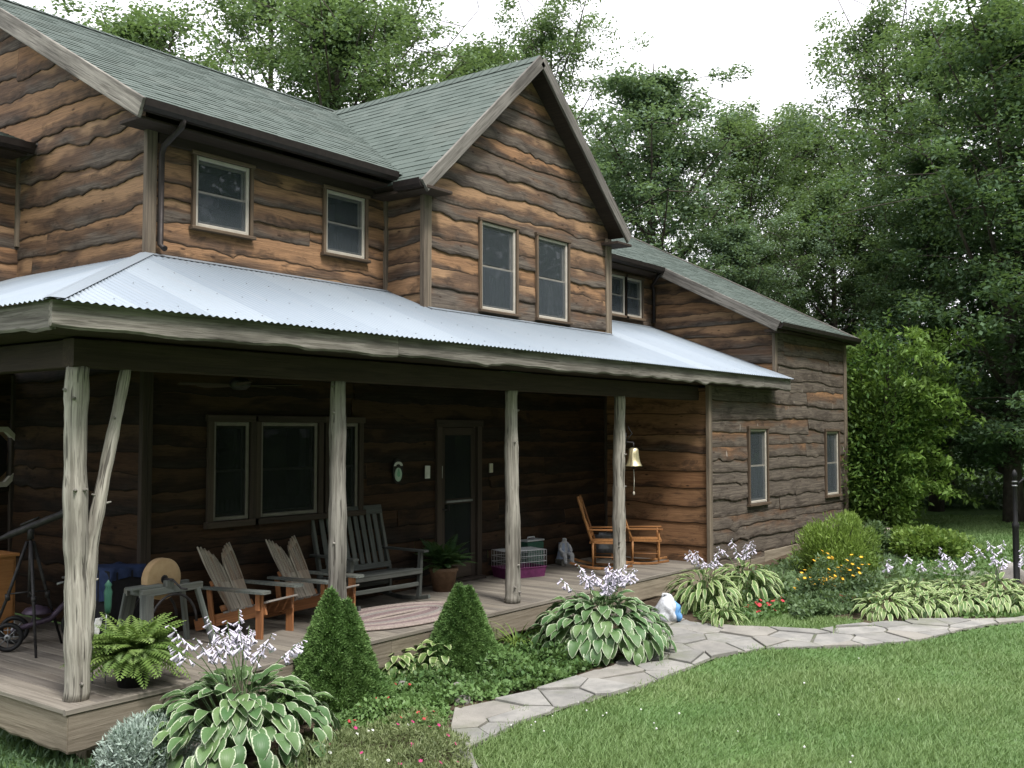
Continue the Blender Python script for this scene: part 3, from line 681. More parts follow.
# live-edge fascia
def live_board(name, p0, p1, zt, h, out, seed, mat='fascia', amp=.022, t=.05):
    rs = random.Random(seed); p0 = Vector(p0); p1 = Vector(p1); L = (p1-p0).length; d = (p1-p0).normalized(); o = Vector(out)
    m = MB(); a = 0
    while a < L-.01:
        b = min(a+rs.uniform(3.2, 4.6), L)
        if L-b < 1: b = L
        wv = smoothwave(rs, amp); rnd = rs.random(); off = rs.uniform(0, 50); n = max(2, int((b-a)/.07)); vs = []; uv = []
        for i in range(n+1):
            u = a+(b-a)*i/n-(.003 if i == n else 0); P = p0+d*u; zb = zt-h+wv(u)
            for (dd, z) in ((0, zt), (t, zt), (t, zb+.02), (t*.75, zb), (0, zb+.01)): vs.append(Vector((P.x, P.y, 0))+o*dd+Z*z); uv.append((u+off, z+rnd*9, dd))
        fs = [(i*5+k, (i+1)*5+k, (i+1)*5+(k+1) % 5, i*5+(k+1) % 5) for i in range(n) for k in range(5)]+[(0, 1, 2, 3, 4), tuple(n*5+k for k in (4, 3, 2, 1, 0))]
        m.add(vs, fs, (rnd, rs.random(), .5), uv); a = b
    return hb(m, name, M[mat])
live_board('fascia', (X0+.0, Y0+.06, 0), (X1, Y0+.06, 0), 2.985, .20, -Y, 3)
live_board('fascia', (X0+.06, YW, 0), (X0+.06, Y0+.06, 0), 2.985, .20, -X, 5)
# end of the porch roof, soffit, beams, ceiling
m = MB(); m.beam((X1-.03, Y0+.08, zporch(Y0)-.10), (X1-.03, YD-.05, zporch(YD-.08)-.10), .04, .17); hb(m, 'rake_board', M['fascia'])
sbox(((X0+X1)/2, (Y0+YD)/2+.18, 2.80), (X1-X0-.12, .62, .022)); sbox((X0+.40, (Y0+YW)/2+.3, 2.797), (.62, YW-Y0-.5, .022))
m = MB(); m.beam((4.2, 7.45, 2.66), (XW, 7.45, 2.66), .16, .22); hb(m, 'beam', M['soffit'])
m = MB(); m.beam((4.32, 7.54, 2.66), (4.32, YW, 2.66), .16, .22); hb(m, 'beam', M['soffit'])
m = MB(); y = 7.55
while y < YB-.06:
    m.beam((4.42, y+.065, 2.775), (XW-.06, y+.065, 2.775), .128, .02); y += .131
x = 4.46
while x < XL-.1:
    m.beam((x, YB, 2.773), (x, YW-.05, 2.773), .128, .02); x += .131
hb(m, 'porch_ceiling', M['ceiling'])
# ------------------------------------------------------------------ log posts
def log_pts(p0, p1, r0, r1, n, seed, wob=.012):
    rs = random.Random(seed); p0 = Vector(p0); p1 = Vector(p1); pts = []; rad = []
    ph = [rs.uniform(0, 6) for _ in range(4)]
    for i in range(n+1):
        t = i/n; q = p0.lerp(p1, t); q += Vector((math.sin(t*5+ph[0]), math.sin(t*4.2+ph[1]), 0))*wob*(1 if 0 < i < n else .3)
        pts.append(q); rad.append((r0+(r1-r0)*t)*(1+.05*math.sin(t*17+ph[2])+.03*math.sin(t*41+ph[3])+rs.uniform(-.02, .02)))
    return pts, rad
def knots(m, pts, rad, rs, n, sz=.02):
    for _ in range(n):
        i = rs.randrange(1, len(pts)-1); a = rs.uniform(PI, 2*PI); d = Vector((math.cos(a), math.sin(a), 0)); c = pts[i]+d*(rad[i]*.9)
        m.tube([c-d*.01, c+d*.012+Z*.004, c+d*(rs.uniform(.018, .05))+Z*.012], [sz*1.35, sz*.9, sz*.55], 8, col=(.1, .5, .5))
for i, (px, sd) in enumerate(((75, 1), (337, 2), (512, 3), (620, 4))):
    b = aty(px, 590, 7.45) if i else Vector((4.315, 7.45, 0)); r0, r1 = [(.098, .084), (.098, .075), (.097, .075), (.095, .078)][i]
    m = MB(); pts, rad = log_pts((b.x, 7.45, .0), (b.x-(.03 if i == 0 else 0), 7.45, 2.56), r0, r1, 40, sd)
    m.tube(pts, rad, 18, jit=.018); knots(m, pts, rad, random.Random(sd+40), 5, .016)
    post = hb(m, 'log_post', M['post'])
    if i == 0:
        m = MB(); pts, rad = log_pts((b.x+.055, 7.44, .45), (b.x+.10, 7.43, 1.22), .066, .056, 12, 60, .004)
        p2, r2 = log_pts((b.x+.10, 7.43, 1.22), (b.x+.36, 7.42, 2.56), .055, .042, 20, 61, .006)
        m.tube(pts+p2[1:], rad+r2[1:], 14, jit=.02); knots(m, pts+p2[1:], rad+r2[1:], random.Random(77), 5, .01); hb(m, 'fork', M['post'], post)
# ------------------------------------------------------------------ deck
m = MB(); x = 4.10
while x < XW-.02:
    w = .138; y1 = YW-.02 if x < XL-.16 else YB-.01
    m.beam((x+w/2, YD, -.018), (x+w/2, y1, -.018), w-.005, .036, ch=.003); x += w
hb(m, 'deck_floor', M['deck'])
m = MB(); m.beam((4.10, YD-.018, -.020), (XW, YD-.018, -.020), .036, .044); hb(m, 'deck_edge', M['deck'])
live_board('deck_skirt', (4.13, YD+.02, 0), (XW, YD+.02, 0), -.046, .27, -Y, 21, 'skirt', .03, .045)
live_board('deck_skirt', (4.17, YW, 0), (4.17, YD-.02, 0), -.046, .27, -X, 23, 'skirt', .03, .045)
for px, py in ((4.42, 7.42), (7.0, 7.6), (9.9, 7.6), (4.4, 9.4), (12.4, 7.6)):
    m = MB(); m.beam((px, py, g(px)-.2), (px, py, -.04), .14, .14, up=Y); hb(m, 'deck_pier', M['skirt'])
# step down to the path
sp = atg(640, 603); 
st = thing('wooden_step', 'low weathered wooden step at the porch edge behind the hosta', 'step', (10.75, 6.98, g(10.75)))
m = MB(); m.beam((-.75, .02, .16), (.75, .02, .16), .20, .045); m.beam((-.75, -.19, .16), (.75, -.19, .16), .19, .045); m.build('tread', M['deck'], st)
m = MB()
for sx in (-.65, 0, .65): m.beam((sx, -.26, .068), (sx, .12, .068), .05, .135)
m.build('stringer', M['skirt'], st)
# ================================================================== THINGS ON THE PORCH
def at_px(px, Yv, z=0.0):
    d = ray(px, 432); return Vector((d.x/d.y*Yv, Yv, z))
# adirondack chairs with carved wing backs
def adirondack(loc, rz, label):
    t = thing('adirondack_chair', label, 'chair', loc, rz, 'adirondack chairs on the porch')
    for s in (-1, 1):
        m = MB(); m.beam((.42, s*.24, .345), (-.62, s*.24, .075), .03, .14); m.build('side_rail', M['orange'], t)
        m = MB(); m.beam((.36, s*.275, 0), (.36, s*.275, .525), .035, .10, up=(1, 0, 0)); m.beam((.36, s*.31, .33), (.36, s*.31, .52), .03, .06, up=(1, 0, 0)); m.build('leg', M['orange'], t)
        m = MB(); m.beam((-.33, s*.275, .11), (-.39, s*.275, .52), .03, .07, up=(1, 0, 0)); m.build('arm_support', M['orange'], t)
        m = MB(); m.prism([(-.50, -.035), (-.48, .05), (.05, .075), (.46, .08), (.50, .05), (.50, -.05), (.46, -.08), (.0, -.06)], (0, s*.30, .54), (1, 0, 0), (0, 1, 0), .028); m.build('armrest', M['greenwood'], t)
    m = MB()
    for k in range(6):
        u = k/5; x = .44-.58*u; z = .425-.155*u; m.beam((x, -.265, z), (x, .265, z), .088, .024, up=(-.26, 0, 1), r=random.random())
    m.build('seat', M['greywood'], t)
    up = Vector((-.50, 0, .86)).normalized(); yv = Vector((0, 1, 0))
    for s in (-1, 1):
        # a wing: straight inner edge, feathers along the top
        ol = [(.006, 0), (.19, 0), (.235, .30), (.262, .52), (.275, .70)]
        feathers = 5
        for k in range(feathers):
            a = .275-.245*k/feathers; b = .735+.13*math.sin(PI*.5*(1-k/feathers))-.05*(k/feathers)**2
            ol += [(a, b+.035), (a-.03, b-.05)]
        ol += [(.012, .58)]
        m = MB(); m.prism([(s*a, b) for a, b in ol][::s], (-.13, 0, .235), yv, up, .024)
        # raised feather ridges
        nrm = yv.cross(up)
        for k in range(5):
            a0 = .05+.042*k; p = Vector((-.13, 0, .235)); m.beam(p+yv*(s*a0)+up*.40+nrm*.014, p+yv*(s*(a0+.012))+up*(.70+.02*k)+nrm*.014, .022, .012, up=nrm)
            m.beam(p+yv*(s*a0)-nrm*-.014*-1+up*.40, p+yv*(s*(a0+.012))-nrm*.014+up*(.70+.02*k), .022, .012, up=nrm)
        m.build('back_panel', M['wing'], t)
    m = MB(); p = Vector((-.13, 0, .235)); n = yv.cross(up)
    for b in (.10, .42): m.beam(p+up*b-n*.03*(1 if n.x > 0 else -1)+yv*-.27, p+up*b-n*.03*(1 if n.x > 0 else -1)+yv*.27, .03, .07, up=up)
    m.build('back_brace', M['orange'], t)
    return t
a1 = at_px(256, 8.2); a2 = at_px(322, 8.2); ad = adirondack((a1.x+.2, 8.50, 0), R(-78), 'adirondack chair with feather carved back nearer the grindstone')
ad.scale = (.86, .88, .86); dup(ad, (a2.x+.2, 8.50, 0), R(-80), 'adirondack chair with feather carved back beside the charcoal rocking bench', 'adirondack chairs on the porch', (.86, .88, .86))
# double rocking bench
gl_, gr_ = at_px(353, 8.42).x, at_px(421, 8.38).x
t = thing('rocking_bench', 'charcoal slatted double rocking bench behind the braided rug', 'bench', ((gl_+gr_)/2, 8.72, 0), R(-90-3))
W2 = (gr_-gl_)/2; up = Vector((-.26, 0, .97)).normalized()
for s in (-1, 1):
    m = MB(); pts = [(.48-1.12*k/10, s*W2, .03+.30*((k/10-.42)**2)) for k in range(11)]
    for k in range(10): m.beam(pts[k], pts[k+1], .035, .05)
    m.build('rocker', M['bench'], t)
    m = MB(); m.beam((.30, s*W2, .05), (.33, s*W2, .60), .045, .06, up=(1, 0, 0)); m.build('leg', M['bench'], t)
    m = MB(); m.beam((-.22, s*W2, .05), (-.22, s*W2, .40), .04, .06, up=(1, 0, 0)); m.build('leg', M['bench'], t)
    m = MB(); m.beam((-.40, s*W2, .61), (.42, s*(W2+.005), .615), .085, .026); m.build('armrest', M['bench'], t)
    m = MB(); m.beam(Vector((-.20, s*W2*.98, .32)), Vector((-.20, s*W2*.98, .32))+up*.84, .04, .06, up=(1, 0, 0)); m.build('back_post', M['bench'], t)
m = MB(); b0 = Vector((-.20, 0, .42))
for k in range(9):
    y = -W2+.13+k*(2*W2-.26)/8; m.beam(b0+Vector((0, y, 0)), b0+Vector((0, y, 0))+up*.68, .066, .016, up=(1, 0, 0))
m.build('back_slat', M['bench'], t)
m = MB(); m.beam(b0+Vector((0, -W2, 0))+up*.69, b0+Vector((0, W2, 0))+up*.69, .03, .11, up=up); m.build('back_rail', M['bench'], t); m = MB(); m.beam(b0+Vector((0, -W2, 0)), b0+Vector((0, W2, 0)), .03, .07, up=up); m.build('back_rail', M['bench'], t)
m = MB()
for k in range(6): x = .33-.50*k/5; m.beam((x, -W2-.0, .40-.05*k/5), (x, W2, .40-.05*k/5), .078, .02)
m.beam((.35, -W2, .375), (.35, W2, .375), .03, .06); m.beam((.31, -W2, .22), (.31, W2, .22), .03, .05); m.beam((-.22, -W2, .2), (-.22, W2, .2), .03, .05)
m.build('seat', M['bench'], t)
# braided rug
m = MB(); A, B = 1.0, .56; nr = 15
for k in range(nr):
    rr = 1-k*.064; a, b = A-k*.036*1.0, B-k*.036
    if b < .03: break
    pts = [(a*math.cos(q*2*PI/72), b*math.sin(q*2*PI/72), .010) for q in range(73)]
    mi = (0, 0, 0, 0, 1, 1, 0, 0, 2, 2, 1, 1, 1, 0, 0)[k]
    m.tube(pts, .019, 6, mi=mi, cap=False)
m.v = [(x, y, z*.7) for x, y, z in m.v]
rug = m.build('braided_rug', [M['rug_a'], M['rug_b'], M['rug_c']]); rug.location = (8.35, 7.90, .012); tag(rug, 'oval braided rug in tan and mauve rings on the porch floor', 'rug')
# grindstone
gx, gy = at_px(168, 8.50).x, 8.50
t = thing('grindstone', 'round tan sandstone grinding wheel on a worn wooden stand', 'grindstone', (gx, gy, 0), R(4))
m = MB(); m.lathe([(.02, -.045), (.185, -.045), (.195, -.038), (.195, .038), (.185, .045), (.02, .045)], (-.05, 0, .665), 40, 'y'); m.lathe([(.02, -.046), (.04, -.05), (.04, .05), (.02, .046)], (-.05, 0, .665), 12, 'y', mi=1); m.build('stone_wheel', [M['grind'], M['iron']], t)
m = MB(); m.tube([(-.05, -.17, .665), (-.05, .17, .665)], .014); m.tube([(-.05, -.17, .665), (.03, -.19, .58), (.03, -.27, .58)], .010); m.build('axle', M['iron'], t)
m = MB()
for s in (-1, 1): m.beam((-.36, s*.11, .57), (.34, s*.10, .57), .05, .07); m.beam((-.05, s*.11, .60), (-.05, s*.11, .66), .06, .09, up=(1, 0, 0))
for x in (-.30, .28): m.beam((x, -.11, .565), (x, .11, .565), .06, .05)
m.beam((-.42, -.02, .615), (-.12, -.06, .62), .14, .025)
m.build('bed_frame', M['greenwood'], t)
for s in (-1, 1):
    m = MB(); m.beam((-.30, s*.12, .55), (-.36, s*.20, 0), .14, .03, up=(0, 1, 0)); m.build('leg', M['greenwood'], t)
    m = MB(); m.beam((.28, s*.11, .55), (.42, s*.19, 0), .045, .05, up=(0, 1, 0)); m.build('leg', M['greenwood'], t)
m = MB()
for s in (-1, 1): m.tube([(-.02+.27*math.cos(a), s*.145, .24+.29*math.sin(a)) for a in [PI*k/12 for k in range(13)]], .013, 6)
m.build('iron_hoop', M['iron'], t)
# telescope on tripod
tx = at_px(33, 9.45)
t = thing('telescope', 'dark slim telescope on a tall black tripod left of the log post', 'telescope', (tx.x, tx.y, 0))
for a in (0.2, 2.3, 4.4):
    m = MB(); m.tube([(.03*math.cos(a), .03*math.sin(a), 1.02), (.2*math.cos(a), .2*math.sin(a), .5), (.38*math.cos(a), .38*math.sin(a), 0)], [.017, .015, .012], 8); m.tube([(.2*math.cos(a)-.0, .2*math.sin(a), .53), (.2*math.cos(a)+.005, .2*math.sin(a)+.002, .47)], .024, 8); m.build('leg', M['iron'], t)
m = MB(); m.tube([(0, 0, .5), (0, 0, 1.08)], .016, 8)
for a in (0.2, 2.3, 4.4): m.tube([(0, 0, .55), (.19*math.cos(a), .19*math.sin(a), .53)], .008, 6)
m.build('centre_brace', M['iron'], t)
m = MB(); d = Vector((.50, -.55, .30)).normalized(); c = Vector((0, 0, 1.16)); m.tube([c-d*.32, c-d*.26, c-d*.2, c+d*.30, c+d*.31, c+d*.42], [.02, .022, .034, .036, .046, .046], 14); m.tube([c-d*.32, c-d*.36+Z*.05], .016); m.tube([c-d*.1+Z*.05, c+d*.08+Z*.055], .012); m.build('tube', M['iron'], t)
m = MB(); m.tube([(0, 0, 1.04), c], .03, 10); m.build('mount', M['iron'], t)
# child's tricycle
kx = at_px(52, 9.5)
t = thing('tricycle', 'dull purple child tricycle parked behind the telescope legs', 'tricycle', (kx.x, kx.y, 0), R(-35))
def wheel(c, r, w, nm='wheel'):
    m = MB(); m.tube([(c[0]+r*math.cos(a), c[1], c[2]+r*math.sin(a)) for a in [2*PI*k/24 for k in range(25)]], w, 8, cap=False); o = m.build(nm, M['black'], t)
    m = MB(); m.lathe([(.012, -.03), (.03, -.03), (.03, .03), (.012, .03)], c, 10, 'y')
    for k in range(8): a = k*PI/4; m.tube([c, (c[0]+r*math.cos(a), c[1], c[2]+r*math.sin(a))], .005, 5)
    m.build('rim', M['galv'], o)
wheel((.30, 0, .19), .165, .024); wheel((-.32, .19, .14), .115, .022); wheel((-.32, -.19, .14), .115, .022)
m = MB(); m.tube([(.24, 0, .50), (.02, 0, .26), (-.30, 0, .17)], [.025, .028, .022], 8); m.tube([(-.32, -.19, .14), (-.32, .19, .14)], .012); m.tube([(.30, -.05, .19), (.27, -.05, .42), (.24, 0, .47), (.27, .05, .42), (.30, .05, .19)], .011); m.lathe([(.001, .03), (.10, .0), (.135, -.04), (.13, -.05), (.001, -.02)], (-.10, 0, .37), 14); m.tube([(-.10, 0, .36), (-.14, 0, .22)], .016); m.build('frame', M['trike'], t)
m = MB(); m.tube([(.24, 0, .46), (.20, 0, .60)], .013); m.tube([(.10, -.22, .62), (.19, -.10, .63), (.20, 0, .60), (.19, .10, .63), (.10, .22, .62)], .011); m.build('handlebar', M['galv'], t)
# cabinet at the left edge
cx_ = at_px(-16, 10.4)
t = thing('wooden_cabinet', 'plain orange wooden cabinet at the left edge of the porch', 'cabinet', (cx_.x, cx_.y, 0))
m = MB(); m.box((0, 0, .42), (.50, .40, .78)); m.box((0, 0, .82), (.55, .45, .03)); m.box((0, 0, .03), (.46, .36, .06)); m.build('carcass', M['cabinet'], t)
m = MB(); m.box((0, -.208, .43), (.44, .018, .68)); o = m.build('door', M['cabinet'], t); m = MB(); m.ball((.17, -.23, .46), .015, 6); m.build('knob', M['iron'], o); m = MB(); m.box((.245, -.12, .52), (.013, .10, .06)); m.build('sticker', M['blue'], t)
# dark box under navy cloth
bx = at_px(117, 9.2)
t = thing('covered_box', 'dark box with a navy blue cloth draped over its top', 'box', (bx.x, bx.y, 0), R(8))
m = MB(); m.box((0, 0, .36), (.44, .40, .72), ch=.02); m.build('box', M['blackcloth'], t)
m = MB(); n = 16; vs = []
for i in range(n+1):
    for j in range(n+1):
        u, v = -1.45+2.9*i/n, -1.45+2.9*j/n; px_ = max(-1, min(1, u)); py_ = max(-1, min(1, v)); dx, dy = abs(u)-1, abs(v)-1
        z = .735-.30*max(0, dx)*(1.0 if u > 0 else 2.2)-.22*max(0, dy)+.012*math.sin(5*u+3*v); vs.append((px_*.235+(.02*math.sin(9*v) if dx > 0 else 0)*(1 if u > 0 else -1), py_*.215+(.02*math.sin(8*u) if dy > 0 else 0), z))
m.add(vs, [(i*(n+1)+j, (i+1)*(n+1)+j, (i+1)*(n+1)+j+1, i*(n+1)+j+1) for i in range(n) for j in range(n)], smooth=True); m.build('cloth', M['blue'], t)
# rocking chairs of honey wood
def rocker_chair(loc, rz, label):
    t = thing('rocking_chair', label, 'rocking chair', loc, rz, 'honey coloured porch rocking chairs')
    up = Vector((-.30, 0, .95)).normalized(); w = .25
    for s in (-1, 1):
        m = MB(); pts = [(.42-.98*k/10, s*w, .02+.28*((k/10-.45)**2)) for k in range(11)]
        for k in range(10): m.beam(pts[k], pts[k+1], .03, .04)
        m.build('rocker', M['honey'], t)
        m = MB(); m.tube([(.24, s*w, .04), (.25, s*w, .2), (.25, s*w, .42), (.25, s*w, .50), (.25, s*w, .62)], [.015, .02, .017, .022, .014], 8); m.build('leg', M['honey'], t)
        m = MB(); m.tube([(-.20, s*w*.9, .04), (-.20, s*w*.9, .42)], [.015, .02], 8); m.build('leg', M['honey'], t)
        p = Vector((-.20, s*w*.9, .40)); m = MB(); m.tube([p, p+up*.25, p+up*.5, p+up*.74, p+up*.80], [.02, .023, .019, .022, .012], 8); m.build('back_post', M['honey'], t)
        m = MB(); m.beam((-.28, s*(w-.02), .635), (.32, s*(w+.02), .635), .065, .024); m.build('armrest', M['honey'], t)
        m = MB(); m.tube([(.25, s*w, .2), (-.20, s*w*.9, .2)], .010, 6); m.build('stretcher', M['honey'], t)
    m = MB(); m.prism([(-.25, -.23), (.28, -.27), (.30, -.2), (.30, .2), (.28, .27), (-.25, .23)], (0, 0, .43), (1, 0, 0), (0, 1, 0), .035); m.build('seat', M['honey'], t)
    m = MB(); p = Vector((-.20, 0, .40))
    for b, h in ((.74, .10), (.14, .05)): m.beam(p+up*b+Vector((0, -w*.9, 0)), p+up*b+Vector((0, w*.9, 0)), .022, h, up=up)
    for k in range(5): y = -.14+.07*k; m.tube([p+up*.14+Vector((0, y, 0)), p+up*.42+Vector((-.03, y, 0)), p+up*.72+Vector((0, y, 0))], .009, 6)
    m.tube([(.25, -w, .24), (.25, w, .24)], .011, 6); m.tube([(-.20, -w*.9, .24), (-.20, w*.9, .24)], .011, 6)
    m.build('back_spindles', M['honey'], t)
    return t
p1 = at_px(606, 8.2); rc = rocker_chair((p1.x, p1.y, 0), R(-62), 'honey wood rocking chair left of the bell post, tall back to the left'); rc.scale = (.95, .95, .93)
p2 = at_px(643, 8.05); dup(rc, (p2.x, p2.y, 0), R(-58), 'honey wood rocking chair right of the bell post near the end wall', 'honey coloured porch rocking chairs', (.9, .9, .86))
# tub behind
pb = at_px(603, 8.95); m = MB(); m.lathe([(.001, .01), (.18, .01), (.185, .0), (.20, .15), (.205, .16), (.20, .17), (.215, .36), (.228, .375), (.222, .385), (.205, .37), (.19, .05), (.001, .04)], (0, 0, 0), 28)
for s in (-1, 1): m.tube([(s*.215, -.05, .30), (s*.25, -.05, .27), (s*.25, .05, .27), (s*.215, .05, .30)], .007, 6)
o = m.build('metal_tub', M['galv']); o.location = (pb.x, pb.y, 0); tag(o, 'grey galvanised metal tub behind the left rocking chair', 'tub')
# pet cage
pc = at_px(519, 8.72)
t = thing('pet_cage', 'white wire pet cage with a purple tray beside the middle log post', 'cage', (pc.x, pc.y, 0), R(-20))
m = MB(); L, D = .335, .20; m.add([(sx*(L-.02*(z == 0)), sy*(D-.02*(z == 0)), z) for z in (0, .14) for sx, sy in ((-1, -1), (1, -1), (1, 1), (-1, 1))], [(3, 2, 1, 0), (0, 1, 5, 4), (1, 2, 6, 5), (2, 3, 7, 6), (3, 0, 4, 7)]); m.beam((-L, -D, .14), (L, -D, .14), .016, .016); m.beam((-L, D, .14), (L, D, .14), .016, .016); m.beam((-L, -D, .14), (-L, D, .14), .016, .016); m.beam((L, -D, .14), (L, D, .14), .016, .016); m.build('tray', M['purple'], t)
m = MB(); r = .0024
for k in range(17):
    x = -L+2*L*k/16
    m.tube([(x, -D, .14), (x, -D, .38), (x, D, .38), (x, D, .14)], r, 4)
for k in range(11):
    y = -D+2*D*k/10; m.tube([(-L, y, .14), (-L, y, .38), (L, y, .38), (L, y, .14)], r, 4)
for z in (.22, .30, .38): m.tube([(-L, -D, z), (L, -D, z), (L, D, z), (-L, D, z), (-L, -D, z)], r*1.4, 4)
m.build('wire_top', M['wire'], t)
pk = at_px(531, 9.02); t = thing('green_crate', 'green plastic carrier box with white rim behind the pet cage', 'carrier', (pk.x, pk.y, 0), R(-5))
m = MB(); m.box((0, 0, .22), (.36, .18, .42), ch=.03); m.build('body', M['greenplastic'], t); m = MB(); m.box((0, 0, .435), (.38, .20, .022)); m.tube([(-.08, 0, .44), (-.07, 0, .48), (.07, 0, .48), (.08, 0, .44)], .01, 8); m.build('rim', M['wire'], t)
# seated garden statue
ps = at_px(564, 8.95)
t = thing('garden_statue', 'small seated garden statue with a pale blue drape by the porch wall', 'statue', (ps.x, ps.y, 0), R(-120))
sk = bpy.data.meshes.new('figure')
V = [(0, 0, .16), (-.01, 0, .24), (-.01, 0, .31), (.0, 0, .355), (.01, 0, .41), (.0, .075, .30), (.05, .095, .22), (.10, .06, .19), (.0, -.075, .30), (.05, -.095, .22), (.10, -.06, .19), (.03, .05, .15), (.15, .06, .17), (.16, .06, .05), (.20, .06, .03), (.03, -.05, .15), (.15, -.06, .17), (.16, -.06, .05), (.20, -.06, .03)]
E_ = [(0, 1), (1, 2), (2, 3), (3, 4), (2, 5), (5, 6), (6, 7), (2, 8), (8, 9), (9, 10), (0, 11), (11, 12), (12, 13), (13, 14), (0, 15), (15, 16), (16, 17), (17, 18)]
RD = [.075, .07, .06, .028, .055, .03, .025, .02, .03, .025, .02, .05, .04, .03, .022, .05, .04, .03, .022]
sk.from_pydata(V, E_, []); so = bpy.data.objects.new('figure', sk); COL.objects.link(so); so.parent = t; sk.materials.append(M['statue'])
md = so.modifiers.new('skin', 'SKIN'); 
sl = sk.skin_vertices[0] if len(sk.skin_vertices) else None
if sl is None:
    bpy.context.view_layer.objects.active = so; so.select_set(True); bpy.ops.mesh.customdata_skin_add(); sl = sk.skin_vertices[0]
for i, r_ in enumerate(RD): sl.data[i].radius = (r_, r_)
sl.data[0].use_root = True
md = so.modifiers.new('sub', 'SUBSURF'); md.levels = 1; md.render_levels = 2
m = MB(); n = 18; vs = []
for i in range(n+1):
    a = -PI*.9+1.8*PI*i/n+PI
    for j in range(6): z = .33-.30*j/5; rr = .075+.055*j/5+.008*math.sin(i*2.2+j); vs.append((rr*math.cos(a)-.015, rr*math.sin(a)*.95, z))
m.add(vs, [(i*6+j, (i+1)*6+j, (i+1)*6+j+1, i*6+j+1) for i in range(n) for j in range(5)], smooth=True); m.build('drape', M['paleblue'], t)
m = MB(); m.box((.04, 0, .045), (.24, .24, .09), ch=.015); m.build('plinth', M['rock'], t)
# bell on the post
bp = Vector((at_px(620, 7.45).x, 7.45, 0)); bd = Vector((.60, -.80, 0)); bc = bp+bd*.19
t = thing('dinner_bell', 'pale brass dinner bell hanging from an iron bracket with pull rope', 'bell', (bp.x, bp.y, 1.56))
off = Vector((bp.x, bp.y, 1.56)); ctr = bc-off+Vector((0, 0, 1.57))
m = MB(); m.lathe([(.012, .26), (.05, .255), (.068, .235), (.074, .17), (.082, .10), (.098, .045), (.118, .01), (.122, .0), (.112, .0), (.09, .04), (.075, .1), (.066, .17), (.05, .235), (.01, .24)], ctr, 28); m.build('bell', M['brass'], t)
m = MB(); m.tube([ctr+Z*.255, ctr+Z*.33], .010, 8); m.tube([ctr+Z*.33, ctr+Z*.34-bd*.13], .011, 8); m.tube([ctr+Z*.30-bd*.12, ctr+Z*.47-bd*.115], .018, 8); m.tube([ctr+Z*.34-bd*.12, ctr+Z*.46-bd*.02, ctr+Z*.50-bd*.05, ctr+Z*.56-bd*.08], .008, 6); m.build('bracket', M['iron'], t)
m = MB(); m.tube([ctr+Z*.2, ctr-Z*.02], .006, 6); m.ball(ctr-Z*.02, .022, 8); m.build('clapper', M['iron'], t)
m = MB(); m.tube([ctr-Z*.03, ctr-Z*.2+bd*.006, ctr-Z*.36], .006, 6); m.ball(ctr-Z*.38, .016, 6, sc=(1, 1, 1.8)); m.build('pull_rope', M['rope'], t)
# plaque, notices, ceiling fan
pp = aty(397, 471, YB-.055)
t = thing('wall_plaque', 'oval green plaque with a white arched top hanging on the porch wall', 'plaque', (pp.x, pp.y-.01, pp.z-.15))
m = MB(); m.prism([(.095*math.cos(a), .02+.16*math.sin(a)) for a in [2*PI*k/28 for k in range(28)]], (0, 0, .13), X, Z, .016); m.build('backboard', M['black'], t)
m = MB(); m.prism([(.062*math.cos(a), .088*math.sin(a)) for a in [2*PI*k/24 for k in range(24)]], (0, -.012, .105), X, Z, .012); m.prism([(.028*math.cos(a), .035*math.sin(a)) for a in [2*PI*k/18 for k in range(18)]], (0, -.02, .11), X, Z, .006, mi=1); m.prism([(-.02, 0), (.02, 0), (.0, .045)], (0, -.02, .14), X, Z, .006, mi=1); m.build('oval_panel', [M['sage'], M['sign_green']], t)
m = MB(); m.prism([(.078*math.cos(a), .055*math.sin(a)) for a in [PI*k/12 for k in range(13)]]+[(.045*math.cos(a), .024*math.sin(a)) for a in [PI-PI*k/12 for k in range(13)]], (0, -.012, .215), X, Z, .012); m.build('arch', M['paper'], t)
for px, lab, yy_ in ((427.5, 'white paper notice pinned to the wall left of the door', YB-.07), (440, 'grey paper notice stuck on the screen door glass', YB-.045)):
    p = aty(px, 472, yy_); m = MB(); m.prism([(-.05, -.085), (.05, -.085), (.052, .08), (-.048, .085)], (0, 0, 0), X, Z, .003); o = m.build('paper_notice', M['paper']); o.location = p; tag(o, lab, 'notice')
fp = aty(240, 383, 8.15)
t = thing('ceiling_fan', 'dark wooden ceiling fan under the porch roof', 'ceiling fan', (fp.x, 8.15, 2.52))
m = MB(); m.tube([(0, 0, .06), (0, 0, .245)], .016); m.lathe([(.001, -.06), (.06, -.055), (.10, -.02), (.10, .03), (.06, .06), (.001, .065)], (0, 0, 0), 20); m.lathe([(.001, .245), (.07, .24), (.07, .22), (.02, .19)], (0, 0, 0), 16); m.build('motor', M['iron'], t)
for k in range(5):
    a = .35+k*2*PI/5; d = Vector((math.cos(a), math.sin(a), 0)); q = Vector((-math.sin(a), math.cos(a), .12)); m = MB(); m.prism([(-.05, .12), (.05, .12), (.07, .35), (.068, .56), (.05, .60), (-.05, .60), (-.068, .56), (-.07, .35)], (0, 0, -.01), q, d, .008); m.build('blade', M['door'], t)
